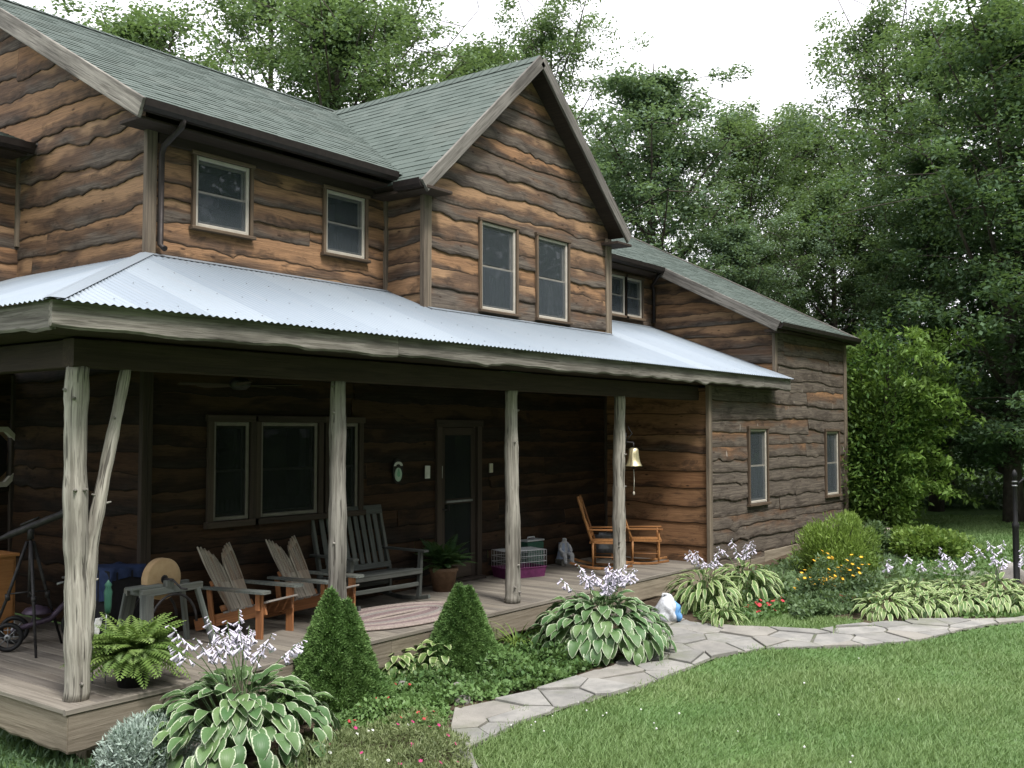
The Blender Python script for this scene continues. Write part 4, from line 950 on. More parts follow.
# plant stakes 
s1 = Vector((4.72, 7.80, 0))
t = thing('garden_stake', 'thin metal stake topped with a dark green glass ornament', 'garden stake', (at_px(110, 7.72).x, 7.72, 0))
m = MB(); m.tube([(0, 0, .0), (-.01, 0, .35), (.0, 0, .60)], .005, 6); m.build('rod', M['galv'], t); m = MB(); m.lathe([(.001, .56), (.02, .57), (.028, .62), (.03, .70), (.034, .74), (.022, .78), (.03, .80), (.001, .84)], (0.01, 0, 0), 12); m.build('ornament', M['greenplastic'], t)
t = thing('plant_marker', 'pale two lobed plant marker leaning behind the porch fern', 'plant marker', (at_px(97, 7.8).x, 7.8, 0))
m = MB(); m.tube([(0, 0, 0), (.01, 0, .38)], .006, 6); m.build('rod', M['galv'], t); m = MB(); m.prism([(-.025, 0), (.025, 0), (.03, .10), (.018, .13), (.03, .15), (.03, .21), (-.03, .21), (-.03, .15), (-.018, .13), (-.03, .1)], (0, 0, .32), X, (.25, 0, 1), .012); m.build('tag_plate', M['statue'], t)
# ================================================================== PLANTS
def rnd_unit(n):
    v = RNG.normal(size=(n, 3)); return v/np.linalg.norm(v, axis=1, keepdims=True)
def leaf_quads(m, P, axis, nrm, L, W, col, mi=0, bend=.0):
    """diamond leaves: base P, pointing along axis, across = axis x nrm"""
    ax = axis/np.linalg.norm(axis, axis=1, keepdims=True); s = np.cross(ax, nrm); s /= np.linalg.norm(s, axis=1, keepdims=True)+1e-9; n2 = np.cross(s, ax)
    L = np.broadcast_to(np.asarray(L, float).reshape(-1, 1), (len(P), 1)); W = np.broadcast_to(np.asarray(W, float).reshape(-1, 1), (len(P), 1))
    mid = P+ax*L*.45+n2*L*bend
    V = np.stack([P, mid+s*W*.5, P+ax*L, mid-s*W*.5], axis=1); m.np_quads(V, col, mi=mi)
def rcol(n, mu=.5, sd=.22): 
    c = np.clip(RNG.normal(mu, sd, n), 0, 1); return np.stack([c, RNG.random(n), np.full(n, .5)], 1)
# ---- deciduous trees
def tree_meshes(seed, H, cb, Rd, nb, ncl, per, leafL, prof='oval', sig=(.42, .42, .24), lean=.0):
    rs = random.Random(seed); tr = MB(); pts = []; rad = []; r0 = .011*H+.05
    ph = rs.uniform(0, 6)
    for i in range(11):
        t = i/10; pts.append(Vector((math.sin(t*4+ph)*.12*t+lean*t*H, math.cos(t*3.3+ph)*.12*t, H*.96*t))); rad.append(r0*(1-t)**.8*(1.25 if i == 0 else 1)+.012)
    tr.tube(pts, rad, 10, jit=.04)
    cl = []
    def tp(z):
        f = max(0, min(.9999, z/(H*.96)))*10; i = int(f); return pts[i].lerp(pts[i+1], f-i)
    for b in range(nb):
        t = cb+(0.97-cb)*((b+.5)/nb); az = b*2.4+rs.uniform(-.5, .5); u = (t-cb)/(1-cb)
        if prof == 'oval': pr_ = math.sin(PI*min(1, .22+.80*u))**.8
        elif prof == 'vase': pr_ = .55+.6*u if u < .75 else 1.1*(1-u)/.25+.15
        else: pr_ = 1.05-.85*u
        L = Rd*pr_*rs.uniform(.65, 1.12); el = rs.uniform(.25, .75) if prof != 'layer' else rs.uniform(-.05, .3); el += .5*u
        p0 = tp(H*t*.94); d = Vector((math.cos(az)*math.cos(el), math.sin(az)*math.cos(el), math.sin(el)))
        p1 = p0+d*L*.5+Vector((0, 0, -.02*L)); p2 = p0+d*L+Vector((0, 0, (.10 if prof != 'layer' else -.12)*L))
        rr = r0*(1-t)*.5+.016; tr.tube([p0, p1, p2], [rr, rr*.6, .01], 6, cap=False)
        ns = max(3, int(ncl/nb))
        for k in range(ns):
            f = rs.uniform(.3, 1.05); q = p0.lerp(p1, f*2) if f < .5 else p1.lerp(p2, f*2-1)
            off = Vector((rs.gauss(0, 1), rs.gauss(0, 1), rs.gauss(0, .6)))*(.10+.16*f)*min(L, 3.2)
            c = q+off
            if k % 2 == 0: tr.tube([q, q.lerp(c, .6)+Vector((0, 0, .05)), c], [.014, .01, .006], 4, cap=False)
            cl.append((c, rs.uniform(.7, 1.25), rs.random()))
    cr = MB(); C_ = np.array([c[0] for c in cl]); n = len(cl); S = np.array([c[1] for c in cl]); T = np.array([c[2] for c in cl])
    idx = np.repeat(np.arange(n), per); N = len(idx)
    P = C_[idx]+rnd_unit(N)*(RNG.random(N)**.45)[:, None]*1.75*np.array(sig)*S[idx][:, None]
    ax = RNG.normal(size=(N, 3))*np.array([1, 1, .45])+np.array([0, 0, -.28]); nr = RNG.normal(size=(N, 3))*.5+np.array([0, 0, 1.4])
    L = leafL*RNG.uniform(.65, 1.3, N)
    col = np.clip(.35*T[idx]+.3+RNG.normal(0, .18, N), 0, 1); col = np.stack([col, RNG.random(N), np.full(N, .5)], 1)
    leaf_quads(cr, P, ax, nr, L, L*.62, col)
    return tr, cr
protos = {}
def tree_proto(key, *a, leafm='leaf_mid', **k):
    tr, cr = tree_meshes(*a, **k); protos[key] = (tr, cr, leafm, a[1])
tree_proto('airy', 1, 14, .28, 3.4, 28, 330, 110, .11, prof='vase', sig=(.28, .28, .16))
tree_proto('oval', 2, 13, .20, 3.6, 34, 440, 140, .112, sig=(.30, .30, .17))
tree_proto('broad', 3, 12, .16, 4.2, 36, 470, 140, .112, sig=(.32, .32, .18))
tree_proto('dense', 4, 12, .08, 3.8, 36, 470, 140, .112, sig=(.30, .30, .16), leafm='leaf_dark')
tree_proto('layer', 5, 12, .13, 3.6, 38, 440, 140, .105, prof='layer', sig=(.42, .42, .09), leafm='leaf_dark')
tree_proto('pale', 6, 12, .12, 3.6, 34, 450, 140, .108, sig=(.30, .30, .17), leafm='leaf_pale')
tmesh = {}
def tree(key, px, dist, ytop, label, cat='tree', group=None, rz=None, wid=1.0):
    base = atd(px, dist); base.z = g(base.x)-.05; tr, cr, lm, H0 = protos[key]
    fw = base.x*_F.x/math.hypot(_F.x, _F.y)+base.y*_F.y/math.hypot(_F.x, _F.y)
    H = CAMH+(432-ytop)/FL*fw-base.z; s = H/H0
    t = thing('broadleaf_tree' if key != 'layer' else 'woodland_tree', label, cat, base, random.uniform(0, 6.28) if rz is None else rz, group); t.scale = (s*wid, s*wid, s)
    if key not in tmesh:
        a = tr.build('trunk', M['bark'], t); b = cr.build('crown', M[lm], t); tmesh[key] = (a, b)
    else:
        for q in tmesh[key]: c = q.copy(); COL.objects.link(c); c.parent = t
    return t
G_ = 'trees behind the house'
tree('broad', 128, 33, -8, 'leafy tree showing above the left end of the long roof ridge', group=G_)
tree('airy', 262, 34, -45, 'tall thin tree above the middle of the long roof, left of the cross gable', group=G_)
tree('oval', 335, 28, -40, 'full tree rising right behind the place where the roof ridges meet', group=G_)
tree('airy', 388, 33, -20, 'open crowned tree with sky showing through, just left of the gable peak', group=G_)
tree('oval', 470, 38, 18, 'airy tree standing behind the gable peak', group=G_)
tree('airy', 548, 35, -8, 'thin tall tree just right of the gable peak', group=G_, wid=.85)
tree('pale', 655, 29, 38, 'broad blue green tree right of the gable with a rounded top', group=G_, wid=1.05)
tree('broad', 600, 34, 130, 'lower tree filling the gap behind the right slope of the gable', group=G_)
tree('oval', 745, 36, 92, 'tree with a rounded top left of the bright gap in the sky', group=G_)
tree('broad', 805, 40, 100, 'middle tree standing beside the sky gap above the low wing roof', group=G_)
tree('pale', 735, 27, 205, 'pale green tree behind the ridge of the low wing roof', group=G_)
tree('broad', 835, 30, 165, 'leafy tree beyond the far end of the wing roof', group=G_, wid=.9)
G2 = 'tall trees at the right'
tree('airy', 885, 33, -12, 'tall leaning tree at the right of the sky gap', group=G2, wid=.9)
tree('oval', 945, 31, -8, 'tall full tree second from the right edge', group=G2)
tree('dense', 1012, 25, -40, 'dark full tree at the right edge of the picture', group=G2)
tree('layer', 935, 27, 120, 'dark tree with a thick straight trunk beyond the round bush', group=G2, rz=1.0)
tree('layer', 1035, 28, 190, 'dark low branched tree behind the lamp post', group=G2, wid=1.1)
tree('dense', 875, 31, 235, 'dark bushy tree right behind the climbing vine', group=G2, wid=.9)
tree('dense', 1085, 25, -30, 'dark tree just beyond the right edge', group=G2)
# big trunk
bt = atg(933, 532)
# far wood: one mass
m = MB(); N = 46000
rngp = RNG.uniform(-160, 1400, N); dist = RNG.uniform(40, 58, N); z = RNG.uniform(-.5, 1, N)
P = np.zeros((N, 3))
hmax = 4.5+2.2*np.sin(rngp*.013)+1.2*np.sin(rngp*.037+1)
dr = np.array([list(atd(px, 1.0)) for px in np.linspace(-160, 1400, 200)]); 
ii = np.clip(((rngp+160)/1560*199).astype(int), 0, 198); fr = ((rngp+160)/1560*199-ii)[:, None]
dd = dr[ii]*(1-fr)+dr[ii+1]*fr; P[:, :2] = (dd*dist[:, None])[:, :2]; P[:, 2] = .4+np.abs(z)**.8*hmax*1.35
cl = np.sin(P[:, 0]*1.3+P[:, 2]*1.7)*np.sin(P[:, 1]*1.1-P[:, 2]*1.3); keep = cl > -.45; P = P[keep]; N = len(P)
L = RNG.uniform(.35, .7, N); leaf_quads(m, P, RNG.normal(size=(N, 3))*np.array([1, 1, .5]), RNG.normal(size=(N, 3))*.7+np.array([0, 0, 1]), L, L*.65, rcol(N, .45, .25))
for k in range(70):
    px = random.uniform(-100, 1300); b = atd(px, random.uniform(40, 52)); m.tube([(b.x, b.y, -.3), (b.x+random.uniform(-.3, .3), b.y, 4), (b.x+random.uniform(-.6, .6), b.y, 9)], [.16, .13, .07], 6, mi=1)
kind(m.build('far_wood', [M['leaf_dark'], M['bark']]), 'stuff')
# unseen leaf mass added behind the camera to dim porch light and pane reflections
m = MB(); N = 80000; x = RNG.uniform(-34, 44, N); hm = 16.5+2.5*np.sin(x*.35)+1.5*np.sin(x*.9+2); z = RNG.random(N)**.8*hm; y = -13+3.2*RNG.normal(size=N)*np.sqrt(np.clip(1.1-z/hm, .05, 1)); y = np.minimum(y, -9.5-RNG.random(N)); P = np.stack([x, y, z+.2], 1)
keep = np.sin(x*1.1+z*.8)*np.sin(z*1.2-x*.6+y) > -.55; P = P[keep]; N = len(P); LL = RNG.uniform(.3, .6, N); leaf_quads(m, P, RNG.normal(size=(N, 3)), RNG.normal(size=(N, 3))*.7+np.array([0, 0, 1]), LL, LL*.65, rcol(N, .45, .25))
for k in range(26): bx_ = -33+3*k+random.uniform(-1, 1); m.tube([(bx_, -13, -.8), (bx_+.2, -13.1, 5), (bx_, -13, 11)], [.22, .16, .07], 7, mi=1)
kind(m.build('unseen_shade_trees', [M['leaf_dark'], M['bark']]), 'stuff')
# undergrowth under the right-hand trees
m = MB(); N = 16000; px = RNG.uniform(840, 1250, N); ds = RNG.uniform(27.5, 36, N); P = np.array([list(atd(a, b)) for a, b in zip(px, ds)]); gz = np.array([g(x) for x in P[:, 0]])
P[:, 2] = gz+RNG.random(N)**1.6*(1.0+.8*np.sin(P[:, 0]*.9+P[:, 1])); L = RNG.uniform(.12, .26, N); leaf_quads(m, P, RNG.normal(size=(N, 3)), RNG.normal(size=(N, 3))*.6+np.array([0, 0, 1]), L, L*.6, rcol(N, .4, .25)); kind(m.build('undergrowth', M['leaf_dark']), 'stuff')
# ---- shrubs
def shrub(name, label, cat, loc, shape, n, L, mat, asp=.55, group=None, stems=10, surf=.55, updir=.2, lumps=14, seed=1, mu=.5, bulge=0, sd=.22):
    rs = random.Random(seed); rx, ry, h = shape; t = thing(name, label, cat, loc, 0, group)
    lob = [(rs.uniform(-.75, .75), rs.uniform(-.75, .75), rs.uniform(.15, .85), rs.uniform(.22, .42)) for _ in range(lumps)]
    u = rnd_unit(n); u[:, 2] = np.abs(u[:, 2])
    which = RNG.integers(0, lumps+4, n); r = RNG.random(n)**surf
    P = np.zeros((n, 3)); base = u*r[:, None]; P[:] = base*np.array([rx, ry, h])
    for k, (a, b, c, q) in enumerate(lob):
        s_ = math.sqrt(max(.05, 1-min(.9, (a*a+b*b)*.6))); mk = which == k; v = rnd_unit(mk.sum())*(RNG.random(mk.sum())**.4)[:, None]*q
        P[mk] = np.stack([(a*(1-.35*c)+v[:, 0])*rx, (b*(1-.35*c)+v[:, 1])*ry, np.abs(c*s_+v[:, 2])*h], 1)
    if bulge: f_ = (1-bulge*.5)+bulge*np.sin(np.pi*np.clip(P[:, 2]/h*.95+.02, 0, 1))**.7*(.8+.25*np.sin(P[:, 2]*2.3+np.arctan2(P[:, 1], P[:, 0])*2)); P[:, 0] *= f_; P[:, 1] *= f_
    ax = P/np.array([rx, ry, h])*.9+RNG.normal(size=(n, 3))*.7+np.array([0, 0, updir]); nr = RNG.normal(size=(n, 3))*.6+np.array([0, 0, 1.0])
    m = MB(); LL = L*RNG.uniform(.6, 1.3, n); leaf_quads(m, P, ax, nr, LL, LL*asp, rcol(n, mu, sd)); m.build('foliage', M[mat], t)
    m = MB()
    for k in range(stems):
        a = rs.uniform(0, 6.28); q = rs.uniform(.3, .85); m.tube([(.1*rx*math.cos(a), .1*ry*math.sin(a), -.03), (.4*q*rx*math.cos(a), .4*q*ry*math.sin(a), .45*h), (q*rx*.8*math.cos(a), q*ry*.8*math.sin(a), .85*h)], [.018*h+.004, .012*h+.003, .003], 5, cap=False)
    if stems: m.build('stem', M['bark'], t)
    return t
def gl(px, py): return atg(px, py)
v0 = Vector((21.9, 6.75, g(21.9)))
t = shrub('climbing_vine', 'big bright green vine covering the far corner of the house', 'vine', v0, (1.05, 1.1, 4.1), 26000, .12, 'vine', .42, stems=12, surf=.75, lumps=60, seed=5, updir=-.3, bulge=.75, sd=.3, mu=.34)
# loose shoots reaching right
m = MB()
for k in range(95):
    a = random.uniform(-2.6, .9); z0 = random.uniform(.8, 4.2); p = Vector((.9*math.cos(a), .9*math.sin(a), z0)); d = Vector((math.cos(a), math.sin(a), random.uniform(-.1, .5))); Ln = random.uniform(.4, 1.15)
    n = 22; tt = np.linspace(0, 1, n)[:, None]; pts = np.array(p)+np.array(d)*Ln*tt+np.array([0, 0, -.35])*tt**2*Ln
    P = np.repeat(pts, 3, 0)+RNG.normal(size=(3*n, 3))*.035; leaf_quads(m, P, RNG.normal(size=(3*n, 3))+np.array([0, 0, -.5]), RNG.normal(size=(3*n, 3))*.6+np.array([0, 0, 1]), RNG.uniform(.1, .18, 3*n), .06, rcol(3*n, .85, .15))
m.build('shoot', M['vine'], t)
b = gl(935, 561); shrub('round_bush', 'low rounded green bush on the far lawn', 'bush', b+Vector((.6, .2, 0)), (.85, .85, .50), 9000, .09, 'leaf_bright', .6, lumps=10, seed=6)
b = gl(836, 594); shrub('spreading_bush', 'feathery yellow green bush in front of the wing wall', 'bush', (16.35, 5.80, g(16.3)), (.80, .75, .95), 16000, .085, 'leaf_bright', .22, lumps=16, seed=7, updir=.9)
b = gl(905, 575); shrub('small_bush', 'small dark bush between the feathery bush and the far lawn', 'bush', (18.6, 5.9, g(18.6)), (.42, .4, .6), 4000, .08, 'leaf_mid', .5, lumps=8, seed=8)
# ---- dwarf spruces
def spruce(label, loc, H, Rb, seed, tops):
    rs = random.Random(seed); t = thing('dwarf_spruce', label, 'spruce', loc, 0, 'dwarf spruces along the porch'); m = MB(); core = MB()
    for (ox, oy, h, rb) in tops:
        n = int(30000*h*rb/(H*Rb)); u = RNG.random(n); z = h*(1-np.sqrt(u))*.985+.02; a = RNG.uniform(0, 2*PI, n)
        f = np.clip(1-z/h, 0, 1); prof = np.minimum(f**.82*1.06, 1.0)*np.minimum(1, .80+z*1.6/h)
        lump = 1+.11*np.sin(a*5+z*15+seed)*np.sin(z*21+a*2)+.06*np.sin(a*13-z*33)
        r = rb*prof*lump*RNG.uniform(.86, 1.0, n)
        P = np.stack([ox+r*np.cos(a), oy+r*np.sin(a), z], 1)
        for rep in range(2):
            ax = np.stack([np.cos(a), np.sin(a), np.full(n, .75)], 1)+RNG.normal(size=(n, 3))*.45
            L = RNG.uniform(.026, .050, n); tone = np.clip(.42+.9*(lump-1)*4+RNG.normal(0, .18, n), 0, 1)
            leaf_quads(m, P, ax, RNG.normal(size=(n, 3)), L, L*.27, np.stack([tone, RNG.random(n), np.full(n, .5)], 1))
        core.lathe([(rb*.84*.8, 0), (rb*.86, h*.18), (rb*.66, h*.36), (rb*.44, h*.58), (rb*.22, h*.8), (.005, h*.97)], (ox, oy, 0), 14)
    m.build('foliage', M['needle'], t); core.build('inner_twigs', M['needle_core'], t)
s1 = gl(340, 684); s2 = gl(466, 658)
spruce('double topped dwarf spruce in front of the rocking bench', (at_px(338, 7.0).x, 7.0, -.43), 1.05, .40, 1, [(-.05, .03, 1.04, .38), (.07, -.06, .93, .35), (-.08, .03, .62, .45), (.07, -.06, .57, .45)])
spruce('smaller dwarf spruce between the rug and the flagstone path', (at_px(463, 6.9).x, 6.90, -.42), .95, .40, 2, [(-.035, .02, .88, .35), (.05, -.04, .85, .33), (-.07, .02, .57, .42), (.07, -.05, .53, .41)])
# ---- hostas
def hosta_leaf(m, base, az, r0, z0, L, W, slope, droop, rnd, fold=.25):
    """leaf blade starting at (r0,z0) in direction az, initial slope then drooping"""
    d = Vector((math.cos(az), math.sin(az), 0)); s = Vector((-math.sin(az), math.cos(az), 0)); n = 7; ns = 5; vs = []; cs = []; uv = []
    p = Vector(base)+d*r0+Z*z0; ang = slope; tw = random.uniform(-.35, .35)
    off = random.uniform(0, 30)
    for i in range(n+1):
        t = i/n
        if i: p = p+(d*math.cos(ang)+Z*math.sin(ang))*(L/n); ang -= droop/n
        w = W*.5*(math.sin(PI*min(1, t**.72))**.75) if 0 < t < 1 else .0015
        up = (Z*math.cos(ang)-d*math.sin(ang))
        for j in range(ns):
            q = -1+2*j/(ns-1); side = s*math.cos(tw*t)+up*math.sin(tw*t)
            vs.append(p+side*(q*w)+up*(abs(q)*w*fold-.10*w*math.sin(t*11+q*2+off)*abs(q))); cs.append((rnd, abs(q) if t < .93 else max(abs(q), (t-.93)*14), t)); uv.append((t*1.0+off, q*.5+off, 0))
    m.add(vs, [(i*ns+j, i*ns+j+1, (i+1)*ns+j+1, (i+1)*ns+j) for i in range(n) for j in range(ns-1)], cs, uv, True)
def flower_stalk(base, top, nfl, parent, mat='lav', size=.045):
    m = MB(); base = Vector(base); top = Vector(top); mid = base.lerp(top, .55)+Vector((0, 0, .06)); m.tube([base, mid, top], [.005, .004, .0025], 5, cap=False, mi=1)
    L = (top-base).length
    for k in range(nfl):
        t = 1-.30*k/nfl; c = mid.lerp(top, (t-.55)/.45); a = random.uniform(0, 6.28); d = Vector((math.cos(a), math.sin(a), -.55-.5*k/nfl)).normalized(); l = size*random.uniform(.7, 1.25)*(1 if k > 2 else .5)
        x = d.orthogonal().normalized(); y = d.cross(x); vs = [c]; rr = l*.42
        for q, (h, w) in enumerate(((.25, .25), (.7, .42), (1.05, .95))):
            for j in range(6): b = j*PI/3; vs.append(c+d*(l*h*1.35)+(x*math.cos(b)+y*math.sin(b))*rr*w*(1 if q < 2 or j % 2 == 0 else .55))
        fs = [(0, 1+j, 1+(j+1) % 6) for j in range(6)]+[(1+q*6+j, 7+q*6+j, 7+q*6+(j+1) % 6, 1+q*6+(j+1) % 6) for q in range(2) for j in range(6)]
        m.add(vs, fs, smooth=True)
    return m.build('flower_stalk', [M[mat], M['stem']], parent)
def hosta_foliage(Rm, Hm, n, L, W, seed, droop=1.0):
    random.seed(seed); m = MB()
    for k in range(n):
        u = (k+.5)/n; th = .12+1.32*u**.62; az = k*2.39996+random.uniform(-.25, .25); sc = random.uniform(.8, 1.2)
        r = Rm*math.sin(th)*random.uniform(.85, 1.05)-L*.45*math.sin(th); z = Hm*math.cos(th)**.8*random.uniform(.88, 1.06)+.05
        r = max(.02, r); hosta_leaf(m, (0, 0, 0), az, r, z, L*sc, W*sc, .75-1.05*th+random.uniform(-.38, .38), droop*random.uniform(.8, 1.25), random.random())
        if k % 2 == 0:
            d = Vector((math.cos(az), math.sin(az), 0)); m.add([d*.03+Vector((.006, 0, .0)), d*.03-Vector((.006, 0, 0)), d*r+Vector((-.005, 0, z)), d*r+Vector((.005, 0, z))], [(0, 1, 2, 3)], (.7, .2, 0))
    return m
def hosta(label, loc, Rm, Hm, n, L, W, seed, mat='hosta', stalks=0, sdir=(0, 0), sh=.55, spread=.35, group='hostas', fsize=.045, nfl=12):
    t = thing('hosta', label, 'hosta', loc, 0, group); hosta_foliage(Rm, Hm, n, L, W, seed).build('foliage', M[mat], t)
    random.seed(seed+100)
    for k in range(stalks):
        a = random.uniform(0, 6.28); r = random.uniform(.02, .12); q = spread*random.uniform(.2, 1)
        b = random.uniform(0, 6.28); flower_stalk((r*math.cos(a), r*math.sin(a), Hm*.6), (sdir[0]+q*math.cos(b), sdir[1]+q*math.sin(b), Hm+sh*random.uniform(.55, 1.05)), nfl, t, size=fsize)
    return t
hosta('large white edged hosta in flower at the porch corner', (5.24, 6.64, g(5.24)), .80, .50, 300, .195, .118, 11, stalks=20, sdir=(.0, .10), sh=.56, spread=.6, nfl=11, fsize=.052)
hosta('large white edged hosta in flower beside the white and blue bag', (9.75, 6.10, g(9.7)), .82, .54, 310, .205, .118, 12, stalks=19, sdir=(.0, .1), sh=.42, spread=.6, nfl=12, fsize=.055)
for i, (px, py, r, h, lab) in enumerate(((398, 676, .22, .20, 'small pale hosta right of the double topped spruce'), (440, 672, .32, .26, 'small pale hosta in front of the smaller spruce'))):
    hosta(lab, gl(px, py), r, h, 46, .13, .09, 30+i, 'hosta2')
hosta('wide cream striped hosta at the foot of the end wall, left of the red flowers', (12.72, 6.32, g(12.7)), .58, .42, 130, .26, .06, 41, 'hosta2', stalks=8, sh=.38, spread=.4)
hosta('cream striped hosta against the wing wall under the window', (13.75, 6.2, g(13.7)), .56, .42, 110, .26, .07, 42, 'hosta2', stalks=7, sh=.40, spread=.4)
hosta('small cream striped hosta at the path edge below the wide one', gl(722, 625), .30, .18, 50, .16, .05, 43, 'hosta2')
rowp = [(886, 617, 'first cream striped hosta at the left end of the path-side row'), (925, 613, 'cream striped hosta second in the row along the path'), (962, 611, 'cream striped hosta third in the row along the path'), (1000, 610, 'cream striped hosta fourth in the row, in front of the lamp post'), (1036, 609, 'cream striped hosta at the right edge of the picture'), (912, 602, 'cream striped hosta behind the first one of the row'), (955, 600, 'cream striped hosta behind the middle of the row'), (998, 597, 'cream striped hosta just left of the lamp post foot')]
for i, (px, py, lab) in enumerate(rowp):
    hosta(lab, gl(px, py), .46, .20, 110, .17, .065, 60+i, 'hosta2', stalks=(1, 0, 1, 2, 2, 2, 4, 4)[i], sh=.62, spread=.4, nfl=11, fsize=.05, group='hostas along the path')
# ---- ferns
def fern_foliage(n, L, seed, droop=1.9, up=1.15):
    rs = random.Random(seed); m = MB()
    for k in range(n):
        az = k*2.39996+rs.uniform(-.3, .3); l = L*rs.uniform(.65, 1.1); a = up*rs.uniform(.45, 1.12); np_ = 20; p = Vector((0, 0, 0)); d = Vector((math.cos(az), math.sin(az), 0)); s = Vector((-math.sin(az), math.cos(az), 0)); dr = droop*rs.uniform(.6, 1.2); tone = rs.random()
        for i in range(np_):
            t = i/np_; u = d*math.cos(a)+Z*math.sin(a); q = p+u*(l/np_); w = l*.17*math.sin(PI*min(1, .12+t*.9))**.7; nrm = (Z*math.cos(a)-d*math.sin(a)); b = l/np_*.44
            for sg_ in (-1, 1):
                e = p+s*(sg_*w)+u*(w*.45)-nrm*(w*.22); m.add([p-u*b*.5, p+s*(sg_*w*.5)+u*(w*.25-b)+nrm*.002, e, p+s*(sg_*w*.5)+u*(w*.25+b)], [(0, 1, 2, 3)], (min(1, max(0, tone*.6+.4*t+rs.uniform(-.15, .15))), 0, 0))
            p = q; a -= dr/np_
    return m
t = thing('potted_fern', 'bright green fern in a low pot at the front corner of the porch', 'fern', (4.83, 7.50, .0)); fern_foliage(210, .56, 4, 1.75, 1.4).build('foliage', M['fern'], t)
for c in t.children: c.location = (0, 0, .15)
m = MB(); m.lathe([(.001, .005), (.10, .005), (.11, .0), (.135, .14), (.145, .15), (.14, .17), (.12, .165), (.001, .13)], (0, 0, 0), 20); m.build('pot', M['iron'], t)
pd = at_px(444, 8.72); t = thing('potted_fern', 'dark fern in a clay pot beside the screen door', 'fern', (pd.x, pd.y, 0)); fern_foliage(80, .52, 5, 1.2, 1.3).build('foliage', M['fern_dark'], t)
for c in t.children: c.location = (0, 0, .28)
m = MB(); m.lathe([(.001, .005), (.13, .005), (.135, .0), (.175, .25), (.19, .255), (.19, .30), (.17, .30), (.001, .27)], (0, 0, 0), 22); m.build('pot', M['terracotta'], t)
# ---- silver mound, ground cover, flowers
shrub('silver_mound', 'soft silvery grey mound plant below the porch corner', 'plant', (4.66, 6.95, g(4.6)), (.44, .40, .40), 22000, .05, 'silver', .22, stems=0, surf=.3, lumps=8, seed=9, updir=.5)
def inpoly(x, y, poly):
    c = False; n = len(poly)
    for i in range(n):
        x1, y1 = poly[i][0], poly[i][1]; x2, y2 = poly[(i+1) % n][0], poly[(i+1) % n][1]
        if (y1 > y) != (y2 > y) and x < (x2-x1)*(y-y1)/(y2-y1)+x1: c = not c
    return c
def inpoly_np(x, y, poly):
    c = np.zeros(len(x), bool); n = len(poly)
    for i in range(n):
        x1, y1 = poly[i][0], poly[i][1]; x2, y2 = poly[(i+1) % n][0], poly[(i+1) % n][1]
        if y1 == y2: continue
        c ^= ((y1 > y) != (y2 > y)) & (x < (x2-x1)*(y-y1)/(y2-y1)+x1)
    return c
PATH = [tuple(gl(*p))[:2] for p in ((480, 780), (470, 752), (520, 724), (600, 700), (640, 689), (715, 659), (764, 650), (865, 648), (921, 642), (959, 632), (992, 626), (1040, 621), (1110, 612), (1110, 604), (1015, 620), (902, 622), (857, 627), (820, 632), (737, 629), (690, 624), (662, 612), (640, 606), (615, 618), (632, 655), (613, 668), (584, 677), (531, 695), (496, 703), (455, 712), (450, 735), (458, 760))]
BED = [(3.55, 7.3), (4.1, 5.7), (5.3, 4.6), (5.95, 4.72)]+[tuple(gl(*p))[:2] for p in ((470, 757), (452, 735), (453, 712), (496, 703), (531, 695), (584, 677), (613, 668), (640, 655), (650, 640), (672, 628), (690, 624), (737, 626))]+[(12.5, 5.75), (13.2, 5.0), (13.0, 4.25)]+[tuple(gl(*p))[:2] for p in ((857, 626), (902, 621), (1015, 619), (1110, 603))]+[(20, 1.2), (18.2, 2.4), (16.6, 3.7), (16.5, 4.8), (17.6, 5.3), (20.5, 5.9), (21.3, 7.4), (21.3, 7.5), (3.55, 7.5)]
def cover(name, poly, n, hgt, L, mat, flow=(), kindd='stuff', asp=.6, clump=True, updir=.25, mu=.5, label=None, cat=None, avoid=()):
    xs = [p[0] for p in poly]; ys = [p[1] for p in poly]; k = int(n*2.2); x = RNG.uniform(min(xs), max(xs), k); y = RNG.uniform(min(ys), max(ys), k)
    ok = inpoly_np(x, y, poly)
    for (ax_, ay_, ar_) in avoid: ok &= ((x-ax_)**2+(y-ay_)**2) > ar_**2
    x, y = x[ok][:n], y[ok][:n]; n = len(x)
    hv = hgt*(.55+.45*np.sin(x*5.1+y*3)*np.sin(y*6.3-x*2))*(.7+.3*np.sin(x*13+y*11)); hv = np.maximum(hv, hgt*.22)
    z = np.array([g(a) for a in x])+hv*RNG.random(n)**.6
    m = MB(); P = np.stack([x, y, z], 1); LL = L*RNG.uniform(.6, 1.3, n); leaf_quads(m, P, RNG.normal(size=(n, 3))+np.array([0, 0, updir]), RNG.normal(size=(n, 3))*.6+np.array([0, 0, 1]), LL, LL*asp, rcol(n, mu, .25)); mats = [M[mat]]
    for (fm, nf, fs, dz) in flow:
        j = RNG.integers(0, n, nf); mi = len(mats); mats.append(M[fm])
        for q in j:
            c = Vector((x[q], y[q], g(x[q])+hv[q]+dz*random.uniform(.4, 1.2))); tl = Vector((random.uniform(-.5, .5), random.uniform(-.9, .1), 1)).normalized(); xx = tl.orthogonal().normalized(); yy = tl.cross(xx); vs = [c]; np5 = 7
            for a in range(np5*2): b = a*PI/np5; vs.append(c+(xx*math.cos(b)+yy*math.sin(b))*fs*(1 if a % 2 == 0 else .55)+tl*fs*.25)
            m.add(vs, [(0, 1+a, 1+(a+1) % (np5*2)) for a in range(np5*2)], mi=mi)
            m.add([c, c+Vector((.003, 0, 0)), c-Vector((0, 0, dz*1.2+.05))], [(0, 1, 2)], (.5, .5, .5))
    o = m.build(name, mats)
    if label: tag(o, label, cat)
    else: kind(o, kindd)
    return o
